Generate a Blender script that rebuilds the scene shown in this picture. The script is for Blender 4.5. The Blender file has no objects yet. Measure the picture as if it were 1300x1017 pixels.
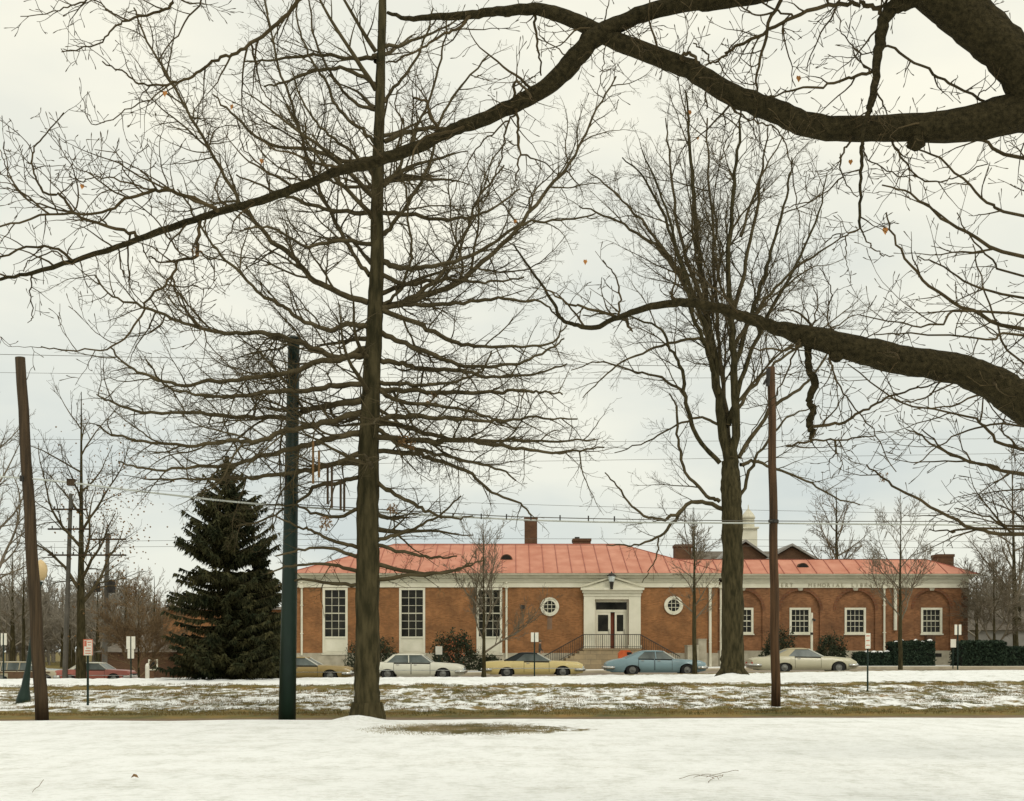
import bpy, math, random
import numpy as np
from mathutils import Vector, noise
R = math.radians
SC = bpy.context.scene
COL = SC.collection
F = 1444.0; HX = 650.0; HY = 826.0; EYE = 1.6
# ------------------------------------------------------------------ camera, sky, sun
cam = bpy.data.objects.new('camera', bpy.data.cameras.new('camera')); COL.objects.link(cam)
cam.location = (0, 0, EYE); cam.rotation_euler = (R(90), 0, 0)
cam.data.sensor_width = 36; cam.data.lens = 36 * F / 1300; cam.data.shift_y = (HY - 508.5) / 1300
cam.data.clip_end = 3000; cam.data.clip_start = 0.1
SC.camera = cam
SUN_EL, SUN_AZ = 48, 150      # azimuth clockwise from +Y (view direction)
W = bpy.data.worlds.new('World'); SC.world = W; W.use_nodes = True
nt = W.node_tree; N = nt.nodes; LK = nt.links; N.clear()
def nn(t, **k):
    n = N.new(t)
    for a, b in k.items(): setattr(n, a, b)
    return n
out = nn('ShaderNodeOutputWorld'); bg = nn('ShaderNodeBackground')
sky = nn('ShaderNodeTexSky', sky_type='NISHITA', sun_disc=False)
sky.sun_elevation = R(SUN_EL); sky.sun_rotation = R(SUN_AZ)
tc = nn('ShaderNodeTexCoord'); mp = nn('ShaderNodeMapping'); mp.inputs['Scale'].default_value = (1, 1, 2.6)
nz = nn('ShaderNodeTexNoise'); nz.inputs['Scale'].default_value = 3.2; nz.inputs['Detail'].default_value = 5; nz.inputs['Roughness'].default_value = .5
rp = nn('ShaderNodeValToRGB')
rp.color_ramp.elements[0].position = .38; rp.color_ramp.elements[0].color = (.545, .61, .615, 1)
rp.color_ramp.elements[1].position = .62; rp.color_ramp.elements[1].color = (.97, .94, .79, 1)
sep = nn('ShaderNodeSeparateXYZ'); mr = nn('ShaderNodeMapRange')
mr.inputs['From Min'].default_value = 0.02; mr.inputs['From Max'].default_value = .42
hi = nn('ShaderNodeMixRGB'); lo = nn('ShaderNodeMixRGB')
lo.inputs['Fac'].default_value = .55; lo.inputs['Color1'].default_value = (.575, .645, .63, 1)
hi.inputs['Color2'].default_value = (.86, .855, .755, 1)
up = nn('ShaderNodeMixRGB'); up.inputs['Fac'].default_value = .7; up.inputs['Color2'].default_value = (.97, .94, .79, 1)
mx = nn('ShaderNodeMixRGB'); mx.inputs['Fac'].default_value = .94
sc_ = nn('ShaderNodeMixRGB', blend_type='MULTIPLY'); sc_.inputs['Fac'].default_value = 1; sc_.inputs['Color2'].default_value = (.1, .1, .1, 1)
LK.new(tc.outputs['Generated'], mp.inputs[0]); LK.new(mp.outputs[0], nz.inputs['Vector']); LK.new(nz.outputs[0], rp.inputs[0])
LK.new(tc.outputs['Generated'], sep.inputs[0]); LK.new(sep.outputs['Z'], mr.inputs['Value'])
LK.new(rp.outputs[0], lo.inputs['Color2']); LK.new(rp.outputs[0], up.inputs['Color1'])
LK.new(mr.outputs[0], hi.inputs['Fac']); LK.new(lo.outputs[0], hi.inputs['Color1']); LK.new(up.outputs[0], hi.inputs['Color2'])
LK.new(sky.outputs[0], sc_.inputs['Color1']); LK.new(sc_.outputs[0], mx.inputs['Color1']); LK.new(hi.outputs[0], mx.inputs['Color2'])
LK.new(mx.outputs[0], bg.inputs['Color']); bg.inputs['Strength'].default_value = 1.0; LK.new(bg.outputs[0], out.inputs[0])
sl = bpy.data.lights.new('sun', 'SUN'); sl.energy = 1.12; sl.angle = R(18); sl.color = (1, .95, .85)
so = bpy.data.objects.new('sun', sl); COL.objects.link(so)
sd = Vector((math.sin(R(SUN_AZ)) * math.cos(R(SUN_EL)), math.cos(R(SUN_AZ)) * math.cos(R(SUN_EL)), math.sin(R(SUN_EL))))
so.rotation_euler = (-sd).to_track_quat('-Z', 'Y').to_euler(); so.location = (0, 0, 60)
SC.view_settings.view_transform = 'Standard'; SC.view_settings.look = 'None'; SC.view_settings.exposure = 0.1; SC.view_settings.gamma = 1
SC.render.filter_size = 2.0
SC.cycles.max_bounces = 6

# ------------------------------------------------------------------ helpers
def P(x, y, D): return Vector(((x - HX) / F * D, D, EYE + (HY - y) / F * D))
ORG = {}
def mat(name, c1, c2=None, rough=.8, scale=4., metal=0., bump=0., bscale=None, stretch=(1, 1, 1), spec=.3, detail=5, ramp=(.35, .65), coat=0):
    m = bpy.data.materials.new(name); m.use_nodes = True
    t = m.node_tree; b = t.nodes['Principled BSDF']
    b.inputs['Roughness'].default_value = rough; b.inputs['Metallic'].default_value = metal
    b.inputs['Specular IOR Level'].default_value = spec; b.inputs['Coat Weight'].default_value = coat
    if c2 is None: c2 = tuple(v * .8 for v in c1)
    co = t.nodes.new('ShaderNodeTexCoord'); mpp = t.nodes.new('ShaderNodeMapping'); mpp.inputs['Scale'].default_value = stretch
    n = t.nodes.new('ShaderNodeTexNoise'); n.inputs['Scale'].default_value = scale; n.inputs['Detail'].default_value = detail
    r = t.nodes.new('ShaderNodeValToRGB'); r.color_ramp.elements[0].position, r.color_ramp.elements[1].position = ramp
    r.color_ramp.elements[0].color = (*c1, 1); r.color_ramp.elements[1].color = (*c2, 1)
    t.links.new(co.outputs['Object'], mpp.inputs[0]); t.links.new(mpp.outputs[0], n.inputs['Vector'])
    t.links.new(n.outputs[0], r.inputs[0]); t.links.new(r.outputs[0], b.inputs['Base Color'])
    if bump:
        n2 = t.nodes.new('ShaderNodeTexNoise'); n2.inputs['Scale'].default_value = bscale or scale * 2; n2.inputs['Detail'].default_value = 6
        t.links.new(mpp.outputs[0], n2.inputs['Vector'])
        bp = t.nodes.new('ShaderNodeBump'); bp.inputs['Strength'].default_value = bump; bp.inputs['Distance'].default_value = .05
        t.links.new(n2.outputs[0], bp.inputs['Height']); t.links.new(bp.outputs[0], b.inputs['Normal'])
    return m
def brick_mat(name, c1, c2, mortar, bw=.21, bh=.075, vary=.5):
    m = bpy.data.materials.new(name); m.use_nodes = True; t = m.node_tree; b = t.nodes['Principled BSDF']
    b.inputs['Roughness'].default_value = .9; b.inputs['Specular IOR Level'].default_value = .2
    co = t.nodes.new('ShaderNodeTexCoord'); sp = t.nodes.new('ShaderNodeSeparateXYZ'); ad = t.nodes.new('ShaderNodeMath'); cb = t.nodes.new('ShaderNodeCombineXYZ')
    t.links.new(co.outputs['Object'], sp.inputs[0]); t.links.new(sp.outputs['X'], ad.inputs[0]); t.links.new(sp.outputs['Y'], ad.inputs[1])
    t.links.new(ad.outputs[0], cb.inputs[0]); t.links.new(sp.outputs['Z'], cb.inputs[1])
    br = t.nodes.new('ShaderNodeTexBrick'); br.inputs['Scale'].default_value = 1; br.inputs['Brick Width'].default_value = bw; br.inputs['Row Height'].default_value = bh
    br.inputs['Mortar Size'].default_value = .009; br.inputs['Color1'].default_value = (*c1, 1); br.inputs['Color2'].default_value = (*c2, 1); br.inputs['Mortar'].default_value = (*mortar, 1)
    t.links.new(cb.outputs[0], br.inputs['Vector'])
    n = t.nodes.new('ShaderNodeTexNoise'); n.inputs['Scale'].default_value = .9; n.inputs['Detail'].default_value = 8; n.inputs['Roughness'].default_value = .65; t.links.new(cb.outputs[0], n.inputs['Vector'])
    r = t.nodes.new('ShaderNodeValToRGB'); r.color_ramp.elements[0].position = .3; r.color_ramp.elements[0].color = (1 - vary, 1 - vary, 1 - vary, 1); r.color_ramp.elements[1].position = .7; r.color_ramp.elements[1].color = (1.15, 1.1, 1.0, 1)
    mu = t.nodes.new('ShaderNodeMixRGB'); mu.blend_type = 'MULTIPLY'; mu.inputs[0].default_value = 1
    t.links.new(n.outputs[0], r.inputs[0]); t.links.new(br.outputs['Color'], mu.inputs[1]); t.links.new(r.outputs[0], mu.inputs[2]); t.links.new(mu.outputs[0], b.inputs['Base Color'])
    return m
def link(o, parent):
    COL.objects.link(o)
    if parent is not None: o.parent = parent
    return o
def tag(o, label=None, cat=None, group=None, kind=None):
    if label: o['label'] = label
    if cat: o['category'] = cat
    if group: o['group'] = group
    if kind: o['kind'] = kind
    return o
def thing(name, label, cat, loc, group=None, rz=0):
    o = bpy.data.objects.new(name, None); o.location = loc; o.rotation_euler = (0, 0, rz); o.empty_display_size = .3; COL.objects.link(o)
    ORG[o.name] = Vector(loc); tag(o, label, cat, group); return o
def finish(name, verts, faces, m, parent, smooth, off):
    me = bpy.data.meshes.new(name)
    v = np.asarray(verts, dtype=np.float64).reshape(-1, 3) - np.array(off)
    me.from_pydata(v.tolist(), [], faces)
    if smooth: me.polygons.foreach_set('use_smooth', [True] * len(me.polygons))
    me.materials.append(m); me.update()
    o = bpy.data.objects.new(name, me); link(o, parent); return o
def orgof(parent, local):
    if parent is None or local: return Vector((0, 0, 0))
    while parent.parent: parent = parent.parent
    return ORG.get(parent.name, Vector((0, 0, 0)))
class MB:
    def __init__(s): s.v = []; s.f = []
    def add(s, vs, fs):
        b = len(s.v); s.v += [tuple(v) for v in vs]; s.f += [tuple(i + b for i in f) for f in fs]; return s
    def box(s, x0, x1, y0, y1, z0, z1):
        return s.add([(x0, y0, z0), (x1, y0, z0), (x1, y1, z0), (x0, y1, z0), (x0, y0, z1), (x1, y0, z1), (x1, y1, z1), (x0, y1, z1)],
                     [(0, 3, 2, 1), (4, 5, 6, 7), (0, 1, 5, 4), (1, 2, 6, 5), (2, 3, 7, 6), (3, 0, 4, 7)])
    def tube(s, pts, rad, k=8, cap=True):
        pts = [Vector(p) for p in pts]
        if not hasattr(rad, '__len__'): rad = [rad] * len(pts)
        ref = (pts[-1] - pts[0]); ref = Vector((0, 0, 1)) if abs(ref.normalized().z) < .8 else Vector((1, 0, 0))
        vs = []
        for i, p in enumerate(pts):
            t = (pts[min(i + 1, len(pts) - 1)] - pts[max(i - 1, 0)]).normalized()
            a = t.cross(ref).normalized(); b = a.cross(t)
            for j in range(k):
                w = 2 * math.pi * j / k; vs.append(p + (a * math.cos(w) + b * math.sin(w)) * rad[i])
        fs = [(i * k + j, i * k + (j + 1) % k, (i + 1) * k + (j + 1) % k, (i + 1) * k + j) for i in range(len(pts) - 1) for j in range(k)]
        if cap: fs += [tuple(range(k))[::-1], tuple(range((len(pts) - 1) * k, len(pts) * k))]
        return s.add(vs, fs)
    def lathe(s, c, prof, k=16, axis='z'):
        vs = []
        for r, h in prof:
            for j in range(k):
                w = 2 * math.pi * j / k; a, b = r * math.cos(w), r * math.sin(w)
                vs.append((c[0] + a, c[1] + b, c[2] + h) if axis == 'z' else (c[0] + a, c[1] + h, c[2] + b))
        n = len(prof)
        fs = [(i * k + j, i * k + (j + 1) % k, (i + 1) * k + (j + 1) % k, (i + 1) * k + j) for i in range(n - 1) for j in range(k)]
        fs += [tuple(range(k))[::-1], tuple(range((n - 1) * k, n * k))]
        return s.add(vs, fs)
    def prism(s, poly, y0, y1):          # poly of (x,z), extruded along y
        n = len(poly)
        vs = [(x, y0, z) for x, z in poly] + [(x, y1, z) for x, z in poly]
        return s.add(vs, [tuple(range(n)), tuple(range(n, 2 * n))[::-1]] + [(i, i + n, (i + 1) % n + n, (i + 1) % n) for i in range(n)])
    def quad(s, a, b, c, d): return s.add([a, b, c, d], [(0, 1, 2, 3)])
    def build(s, name, m, parent=None, smooth=False, local=False):
        return finish(name, s.v, s.f, m, parent, smooth, orgof(parent, local))
class Tubes:
    """many tapering tubes, meshed at once"""
    def __init__(s): s.L = []
    def add(s, pts, rad): s.L.append((pts, rad))
    def build(s, name, m, parent, local=False, sides=None):
        off = np.array(orgof(parent, local)); V = []; Fc = []; base = 0
        groups = {}
        for pts, rad in s.L:
            r = max(rad); k = sides or (3 if r < .012 else 5 if r < .05 else 8 if r < .12 else 14)
            groups.setdefault(k, []).append((pts, rad))
        for k, ls in groups.items():
            pts = np.array([c for p, _ in ls for c in p], dtype=float).reshape(-1, 3); rad = np.array([c for _, r in ls for c in r], dtype=float)
            ln = np.array([len(p) for p, _ in ls]); st = np.concatenate([[0], np.cumsum(ln)[:-1]]); idx = np.arange(len(pts)); lid = np.repeat(np.arange(len(ls)), ln)
            first, last = st[lid], (st + ln - 1)[lid]
            t = pts[np.minimum(idx + 1, last)] - pts[np.maximum(idx - 1, first)]
            t /= np.linalg.norm(t, axis=1)[:, None] + 1e-9
            md = (pts[st + ln - 1] - pts[st])[lid]; md /= np.linalg.norm(md, axis=1)[:, None] + 1e-9
            ref = np.where(np.abs(md[:, 2:3]) < .8, np.array([[0, 0, 1.]]), np.array([[1., 0, 0]]))
            a = np.cross(t, ref); a /= np.linalg.norm(a, axis=1)[:, None] + 1e-9; b = np.cross(a, t)
            w = np.arange(k) * 2 * math.pi / k
            vs = pts[:, None, :] + rad[:, None, None] * (a[:, None, :] * np.cos(w)[None, :, None] + b[:, None, :] * np.sin(w)[None, :, None])
            if k >= 8:   # lumpy bark outline on the big limbs
                h = np.sin(vs[..., 0] * 7.1 + vs[..., 2] * 9.3) * np.sin(vs[..., 1] * 8.7 - vs[..., 2] * 5.9) + .5 * np.sin(vs[..., 0] * 23 + vs[..., 1] * 19) * np.sin(vs[..., 2] * 27)
                vs = pts[:, None, :] + (vs - pts[:, None, :]) * (1 + .075 * h[..., None])
            V.append(vs.reshape(-1, 3)); i0 = idx[idx < last]
            j = np.arange(k); q = np.stack([(i0[:, None] * k + j), (i0[:, None] * k + (j + 1) % k), ((i0[:, None] + 1) * k + (j + 1) % k), ((i0[:, None] + 1) * k + j)], -1).reshape(-1, 4) + base
            Fc.append(q); base += len(pts) * k
        V = np.concatenate(V) - off; Fc = np.concatenate(Fc)
        me = bpy.data.meshes.new(name); me.vertices.add(len(V)); me.vertices.foreach_set('co', V.ravel())
        me.loops.add(Fc.size); me.loops.foreach_set('vertex_index', Fc.ravel().astype(np.int32))
        me.polygons.add(len(Fc)); me.polygons.foreach_set('loop_start', np.arange(0, Fc.size, 4, dtype=np.int32)); me.polygons.foreach_set('loop_total', np.full(len(Fc), 4, dtype=np.int32))
        me.polygons.foreach_set('use_smooth', np.ones(len(Fc), dtype=bool))
        me.materials.append(m); me.update(calc_edges=True); me.validate()
        o = bpy.data.objects.new(name, me); link(o, parent); return o
def rv(s=1.): return Vector((random.uniform(-s, s), random.uniform(-s, s), random.uniform(-s, s)))
def perp_dir(d, ang, flat=0):
    a = rv().cross(d)
    if flat: a = (Vector((0, 0, 1)) * random.choice((-1, 1))) if random.random() < flat else a
    if a.length < 1e-3: a = Vector((1, 0, 0)).cross(d)
    a.normalize(); a = (a - d * a.dot(d)).normalized()
    s = a.cross(d).normalized()
    return (d * math.cos(ang) + s * math.sin(ang)).normalized()
def cat_rom(pts, n=4):
    """pts: list of tuples (any dimension) -> smoothed list"""
    A = [np.array(p, dtype=float) for p in pts]; A = [2 * A[0] - A[1]] + A + [2 * A[-1] - A[-2]]; o = []
    for i in range(1, len(A) - 2):
        for k in range(n):
            t = k / n; p0, p1, p2, p3 = A[i - 1:i + 3]
            o.append(.5 * (2 * p1 + (p2 - p0) * t + (2 * p0 - 5 * p1 + 4 * p2 - p3) * t * t + (3 * p1 - p0 - 3 * p2 + p3) * t ** 3))
    o.append(A[-2]); return o
def grow(T, p, d, L, r, lvl, q, off=0):
    """one twig and its side twigs. q: dict(step,wob,trop,ratio,ang,dens,max,rmin)"""
    n = max(3, int(L / q['step'][min(lvl, len(q['step']) - 1)])); st = L / n; pts = [Vector(p)]; rad = [r]; d = Vector(d); dirs = [d.copy()]
    wob = q['wob']; rm = q['rmin']
    for i in range(n):
        d = d + rv(wob); d.z += q['trop'] * (.5 + lvl * .3); d.normalize()
        pts.append(pts[-1] + d * st); dirs.append(d.copy()); t = (i + 1) / n
        rad.append(max(rm, r * (1 - .82 * t)))
    if q.get('bud') and lvl >= q['max'] - 1: pts.append(pts[-1] + d * .012); rad[-1] = rm * 1.9; rad.append(rm * .6)
    T.add(pts, rad)
    if lvl >= q['max']: return
    m = q['dens'][min(lvl, len(q['dens']) - 1)] * L; m = int(m) + (random.random() < m % 1)
    for k in range(m):
        t = .12 + .85 * (k + random.random()) / max(m, 1); i = min(n, int(t * n)); f = t * n - i
        pp = pts[i].lerp(pts[min(i + 1, n)], max(0, f)) if i < n else pts[n]
        cl = L * q['ratio'] * (1.1 - .75 * t) * random.uniform(.6, 1.35)
        cl = max(cl, q.get('mn', q['step'][-1] * 1.5))
        grow(T, pp, perp_dir(dirs[i], R(random.uniform(*q['ang'])), q.get('flat', 0)), cl, max(rm, min(rad[i] * .7, rad[i] * .35 + cl * .006)), lvl + 1, q)
def limb(T, px, D0, D1, q, wpx=None, lr=.5, dens=None, n=4, wiggle=0., lvl=0, r0=None, r1=None, start=0.08, TT=None):
    """a limb traced through the air: px list of (x,y[,width]) seen from the camera, at depths D0..D1"""
    k = len(px) - 1; pp = []
    for i, a in enumerate(px):
        D = D0 + (D1 - D0) * (i / k); w = a[2] if len(a) > 2 else (wpx[0] + (wpx[1] - wpx[0]) * i / k)
        v = P(a[0], a[1], D); pp.append((*v, w * D / F / 2))
    s = cat_rom(pp, n); pts = [Vector(a[:3]) for a in s]; rad = [max(.003, a[3]) for a in s]
    if wiggle:
        for i in range(1, len(pts) - 1): pts[i] += rv(wiggle)
    (TT or T).add(pts, rad)
    seg = [(pts[i + 1] - pts[i]).length for i in range(len(pts) - 1)]; tot = sum(seg); acc = 0
    m = (dens if dens is not None else q['dens'][0]) * tot; nxt = tot * start
    for i, sg in enumerate(seg):
        dr = (pts[i + 1] - pts[i]).normalized()
        while nxt < acc + sg:
            t = nxt / tot; pp = pts[i] + dr * (nxt - acc); cl = max(.15, min(tot * lr, q.get('lmax', 9)) * (1.15 - .7 * t) * random.uniform(.45, 1.25))
            grow(T, pp, perp_dir(dr, R(random.uniform(*q['ang'])), q.get('flat', 0)), cl, min(rad[i] * .7, .006 + cl * .0085), lvl + 1, q)
            nxt += tot / max(m, 1) * random.uniform(.5, 1.5)
        acc += sg
    return pts, rad

# ------------------------------------------------------------------ materials
M = {}
M['bark'] = mat('bark_grey', (.027, .024, .011), (.074, .061, .030), .95, 9, bump=1., bscale=14, stretch=(1, 1, .22), spec=.1)
M['bark_near'] = mat('bark_dark', (.019, .016, .007), (.062, .049, .023), .95, 30, bump=1., bscale=34, spec=.1, detail=9, ramp=(.3, .75))
M['twig'] = mat('twig_brown', (.054, .042, .020), (.10, .079, .042), .9, 3, spec=.15)
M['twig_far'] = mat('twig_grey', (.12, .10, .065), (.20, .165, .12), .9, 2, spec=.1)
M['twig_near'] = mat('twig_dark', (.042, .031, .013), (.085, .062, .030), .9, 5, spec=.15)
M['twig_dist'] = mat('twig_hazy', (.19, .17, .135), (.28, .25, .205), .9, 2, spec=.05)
M['twig_tan'] = mat('twig_tan', (.15, .105, .06), (.23, .16, .09), .9, 2, spec=.1)
M['leaf'] = mat('dry_leaf', (.30, .12, .03), (.45, .2, .05), .7, 20)
M['leaf_brown'] = mat('brown_leaf', (.14, .085, .035), (.24, .13, .05), .8, 20)
M['needle'] = mat('needles', (.013, .020, .007), (.062, .056, .020), .8, 1.3, spec=.2)
M['shrub'] = mat('shrub_leaf', (.015, .024, .011), (.04, .048, .02), .8, 3)
M['hedge'] = mat('hedge_leaf', (.012, .026, .014), (.03, .05, .026), .8, 4)
M['snow'] = mat('snow', (.84, .85, .84), (.90, .90, .88), .75, 3, bump=.5, bscale=6)
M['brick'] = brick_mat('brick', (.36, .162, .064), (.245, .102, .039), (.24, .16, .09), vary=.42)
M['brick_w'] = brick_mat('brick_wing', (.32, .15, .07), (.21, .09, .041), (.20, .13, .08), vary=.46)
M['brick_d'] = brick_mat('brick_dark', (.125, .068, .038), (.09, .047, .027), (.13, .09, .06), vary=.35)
M['arch'] = brick_mat('arch_brick', (.22, .085, .038), (.17, .062, .028), (.18, .13, .09), bw=.08, bh=.22)
M['paint'] = mat('cream_paint', (.62, .60, .47), (.72, .69, .56), .6, 1.2)
M['paint2'] = mat('cream_paint_worn', (.50, .48, .36), (.62, .59, .46), .6, 2.)
M['stone'] = mat('stone', (.30, .27, .20), (.42, .38, .29), .9, 2., bump=.4)
M['ashlar'] = brick_mat('ashlar', (.34, .27, .17), (.25, .20, .13), (.18, .15, .11), bw=.75, bh=.35, vary=.3)
M['roof'] = mat('red_metal_roof', (.43, .155, .092), (.56, .25, .165), .65, .9, bump=0, detail=9, spec=.4, ramp=(.3, .7))
M['seam'] = mat('roof_seam', (.27, .08, .055), (.36, .12, .08), .6, 1)
M['glass'] = mat('dark_glass', (.006, .007, .005), (.028, .026, .018), .12, 1.2, spec=.22)
M['carglass'] = mat('car_glass', (.075, .09, .085), (.19, .215, .20), .3, 1, spec=.15)
M['iron'] = mat('black_iron', (.02, .018, .014), (.035, .03, .024), .6, 5)
M['black'] = mat('black_void', (.012, .011, .009), (.02, .018, .014), .9, 5)
M['chrome'] = mat('chrome', (.45, .45, .43), (.6, .6, .57), .25, 3, metal=.9)
M['bright'] = mat('bright_trim', (.50, .50, .44), (.6, .6, .54), .35, 3)
M['tyre'] = mat('tyre', (.018, .018, .017), (.03, .03, .028), .85, 8)
M['hub'] = mat('hubcap', (.13, .13, .12), (.24, .24, .22), .4, 5, metal=.5)
M['green'] = mat('green_paint', (.006, .018, .012), (.012, .029, .020), .45, 3, bump=.1, stretch=(1, 1, .3))
M['wood'] = mat('pole_wood', (.034, .023, .012), (.074, .048, .025), .9, 5, bump=.6, stretch=(3, 3, .18))
M['woodr'] = mat('pole_wood_red', (.042, .024, .011), (.105, .056, .026), .9, 5, bump=.6, stretch=(3, 3, .18))
M['asphalt'] = mat('asphalt', (.10, .085, .065), (.21, .17, .13), .8, 1.2, bump=.3, stretch=(.3, 1, 1))
M['kerb'] = mat('kerb_concrete', (.36, .31, .22), (.48, .42, .31), .9, 2)
M['sign'] = mat('sign_white', (.70, .68, .58), (.78, .76, .66), .5, 5)
M['signred'] = mat('sign_red', (.55, .14, .08), (.62, .2, .12), .5, 5)
M['wire'] = mat('wire_dark', (.08, .075, .06), (.12, .11, .09), .6, 2)
M['cable'] = mat('cable_pale', (.42, .44, .40), (.52, .54, .50), .5, 2)
M['red'] = mat('tail_red', (.35, .02, .015), (.45, .03, .02), .3, 5)
M['orange'] = mat('orange_paint', (.42, .075, .02), (.50, .11, .03), .5, 5)
M['globe'] = mat('lamp_globe', (.58, .43, .22), (.64, .48, .26), .4, 5)
M['milk'] = mat('lantern_glass', (.50, .56, .56), (.62, .68, .66), .2, 5)
M['shingle'] = mat('shingle', (.10, .085, .065), (.17, .145, .115), .9, 3, bump=.3)
M['grey'] = mat('grey_wall', (.24, .23, .21), (.3, .29, .27), .9, 1)
M['skin'] = mat('skin', (.45, .27, .18), (.5, .3, .2), .6, 5)
M['coat'] = mat('coat', (.05, .045, .04), (.09, .08, .06), .9, 8)
M['trouser'] = mat('trousers', (.36, .30, .22), (.42, .36, .27), .9, 8)
M['hair'] = mat('hair', (.10, .07, .04), (.14, .1, .06), .8, 9)
def paint(name, c, vinyl=False):
    return mat(name, c, tuple(v * .92 for v in c), .75 if vinyl else .38, 1.5, spec=.4 if not vinyl else .2, coat=0 if vinyl else .15)

# ------------------------------------------------------------------ ground
def sst(a, b, x):
    t = min(1, max(0, (x - a) / (b - a))); return t * t * (3 - 2 * t)
def zs(x):      # street level falls towards the left
    if x > 20: return .44 + .02 * (1 - math.exp(-(x - 20) / 10))
    if x > -14: return .11 + .0165 * x
    return -.121 - .62 * sst(-14, -30, x)
def path_y(x): return 27.55 + .065 * max(-30, min(30, x))
def gz(x, y):
    b = .38 + .003 * max(-30, min(30, x)); k = zs(x) + .13
    if y < 50: z = b * (sst(29.5, 50.5, y) * .75 + .25 * sst(29.5, 41, y))
    elif y < 59.5: z = b + (k - b) * sst(51, 59.5, y)
    else: z = k
    if 60.19 < y < 70.21: z = zs(x) - .03
    if y < 59:
        z += .03 * noise.noise(Vector((x * .35, y * .35, 0))) * sst(0, 12, y)
        if 29.6 < y < 58: z += .06 * noise.noise(Vector((x * 1.6, y * 1.1, 3))) + .05 * noise.noise(Vector((x * 4, y * 3, 7)))
        z += .17 * math.exp(-(((x + 3.45) / .55) ** 2 + ((y - 25.35) / .55) ** 2))
        z += .20 * math.exp(-(((x - 9.7) / 1.0) ** 2 + ((y - 49.2) / .7) ** 2))
        pd = y - path_y(x)
        if abs(pd) < .9: z -= .05 * (1 - sst(.55, .9, abs(pd)))
    return z
def frange(a, b, s):
    o = []
    while a < b - 1e-6: o.append(a); a += s
    return o
ys = frange(-12, 6, 3) + frange(6, 29, .35) + frange(29, 45, .16) + frange(45, 60, .4) + [60.18, 60.2, 65, 70.2, 70.22] + frange(71, 82, 1) + [84, 90, 100, 120, 160, 220, 320, 500, 900, 1600]
xs = [-1500, -800, -400, -200, -120, -80, -60, -45] + frange(-32, 32.1, .22) + [34, 38, 45, 60, 80, 120, 200, 400, 800, 1500]
gv = [(x, y, gz(x, y)) for y in ys for x in xs]; nx = len(xs)
gf = [(j * nx + i, j * nx + i + 1, (j + 1) * nx + i + 1, (j + 1) * nx + i) for j in range(len(ys) - 1) for i in range(nx - 1)]
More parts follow.
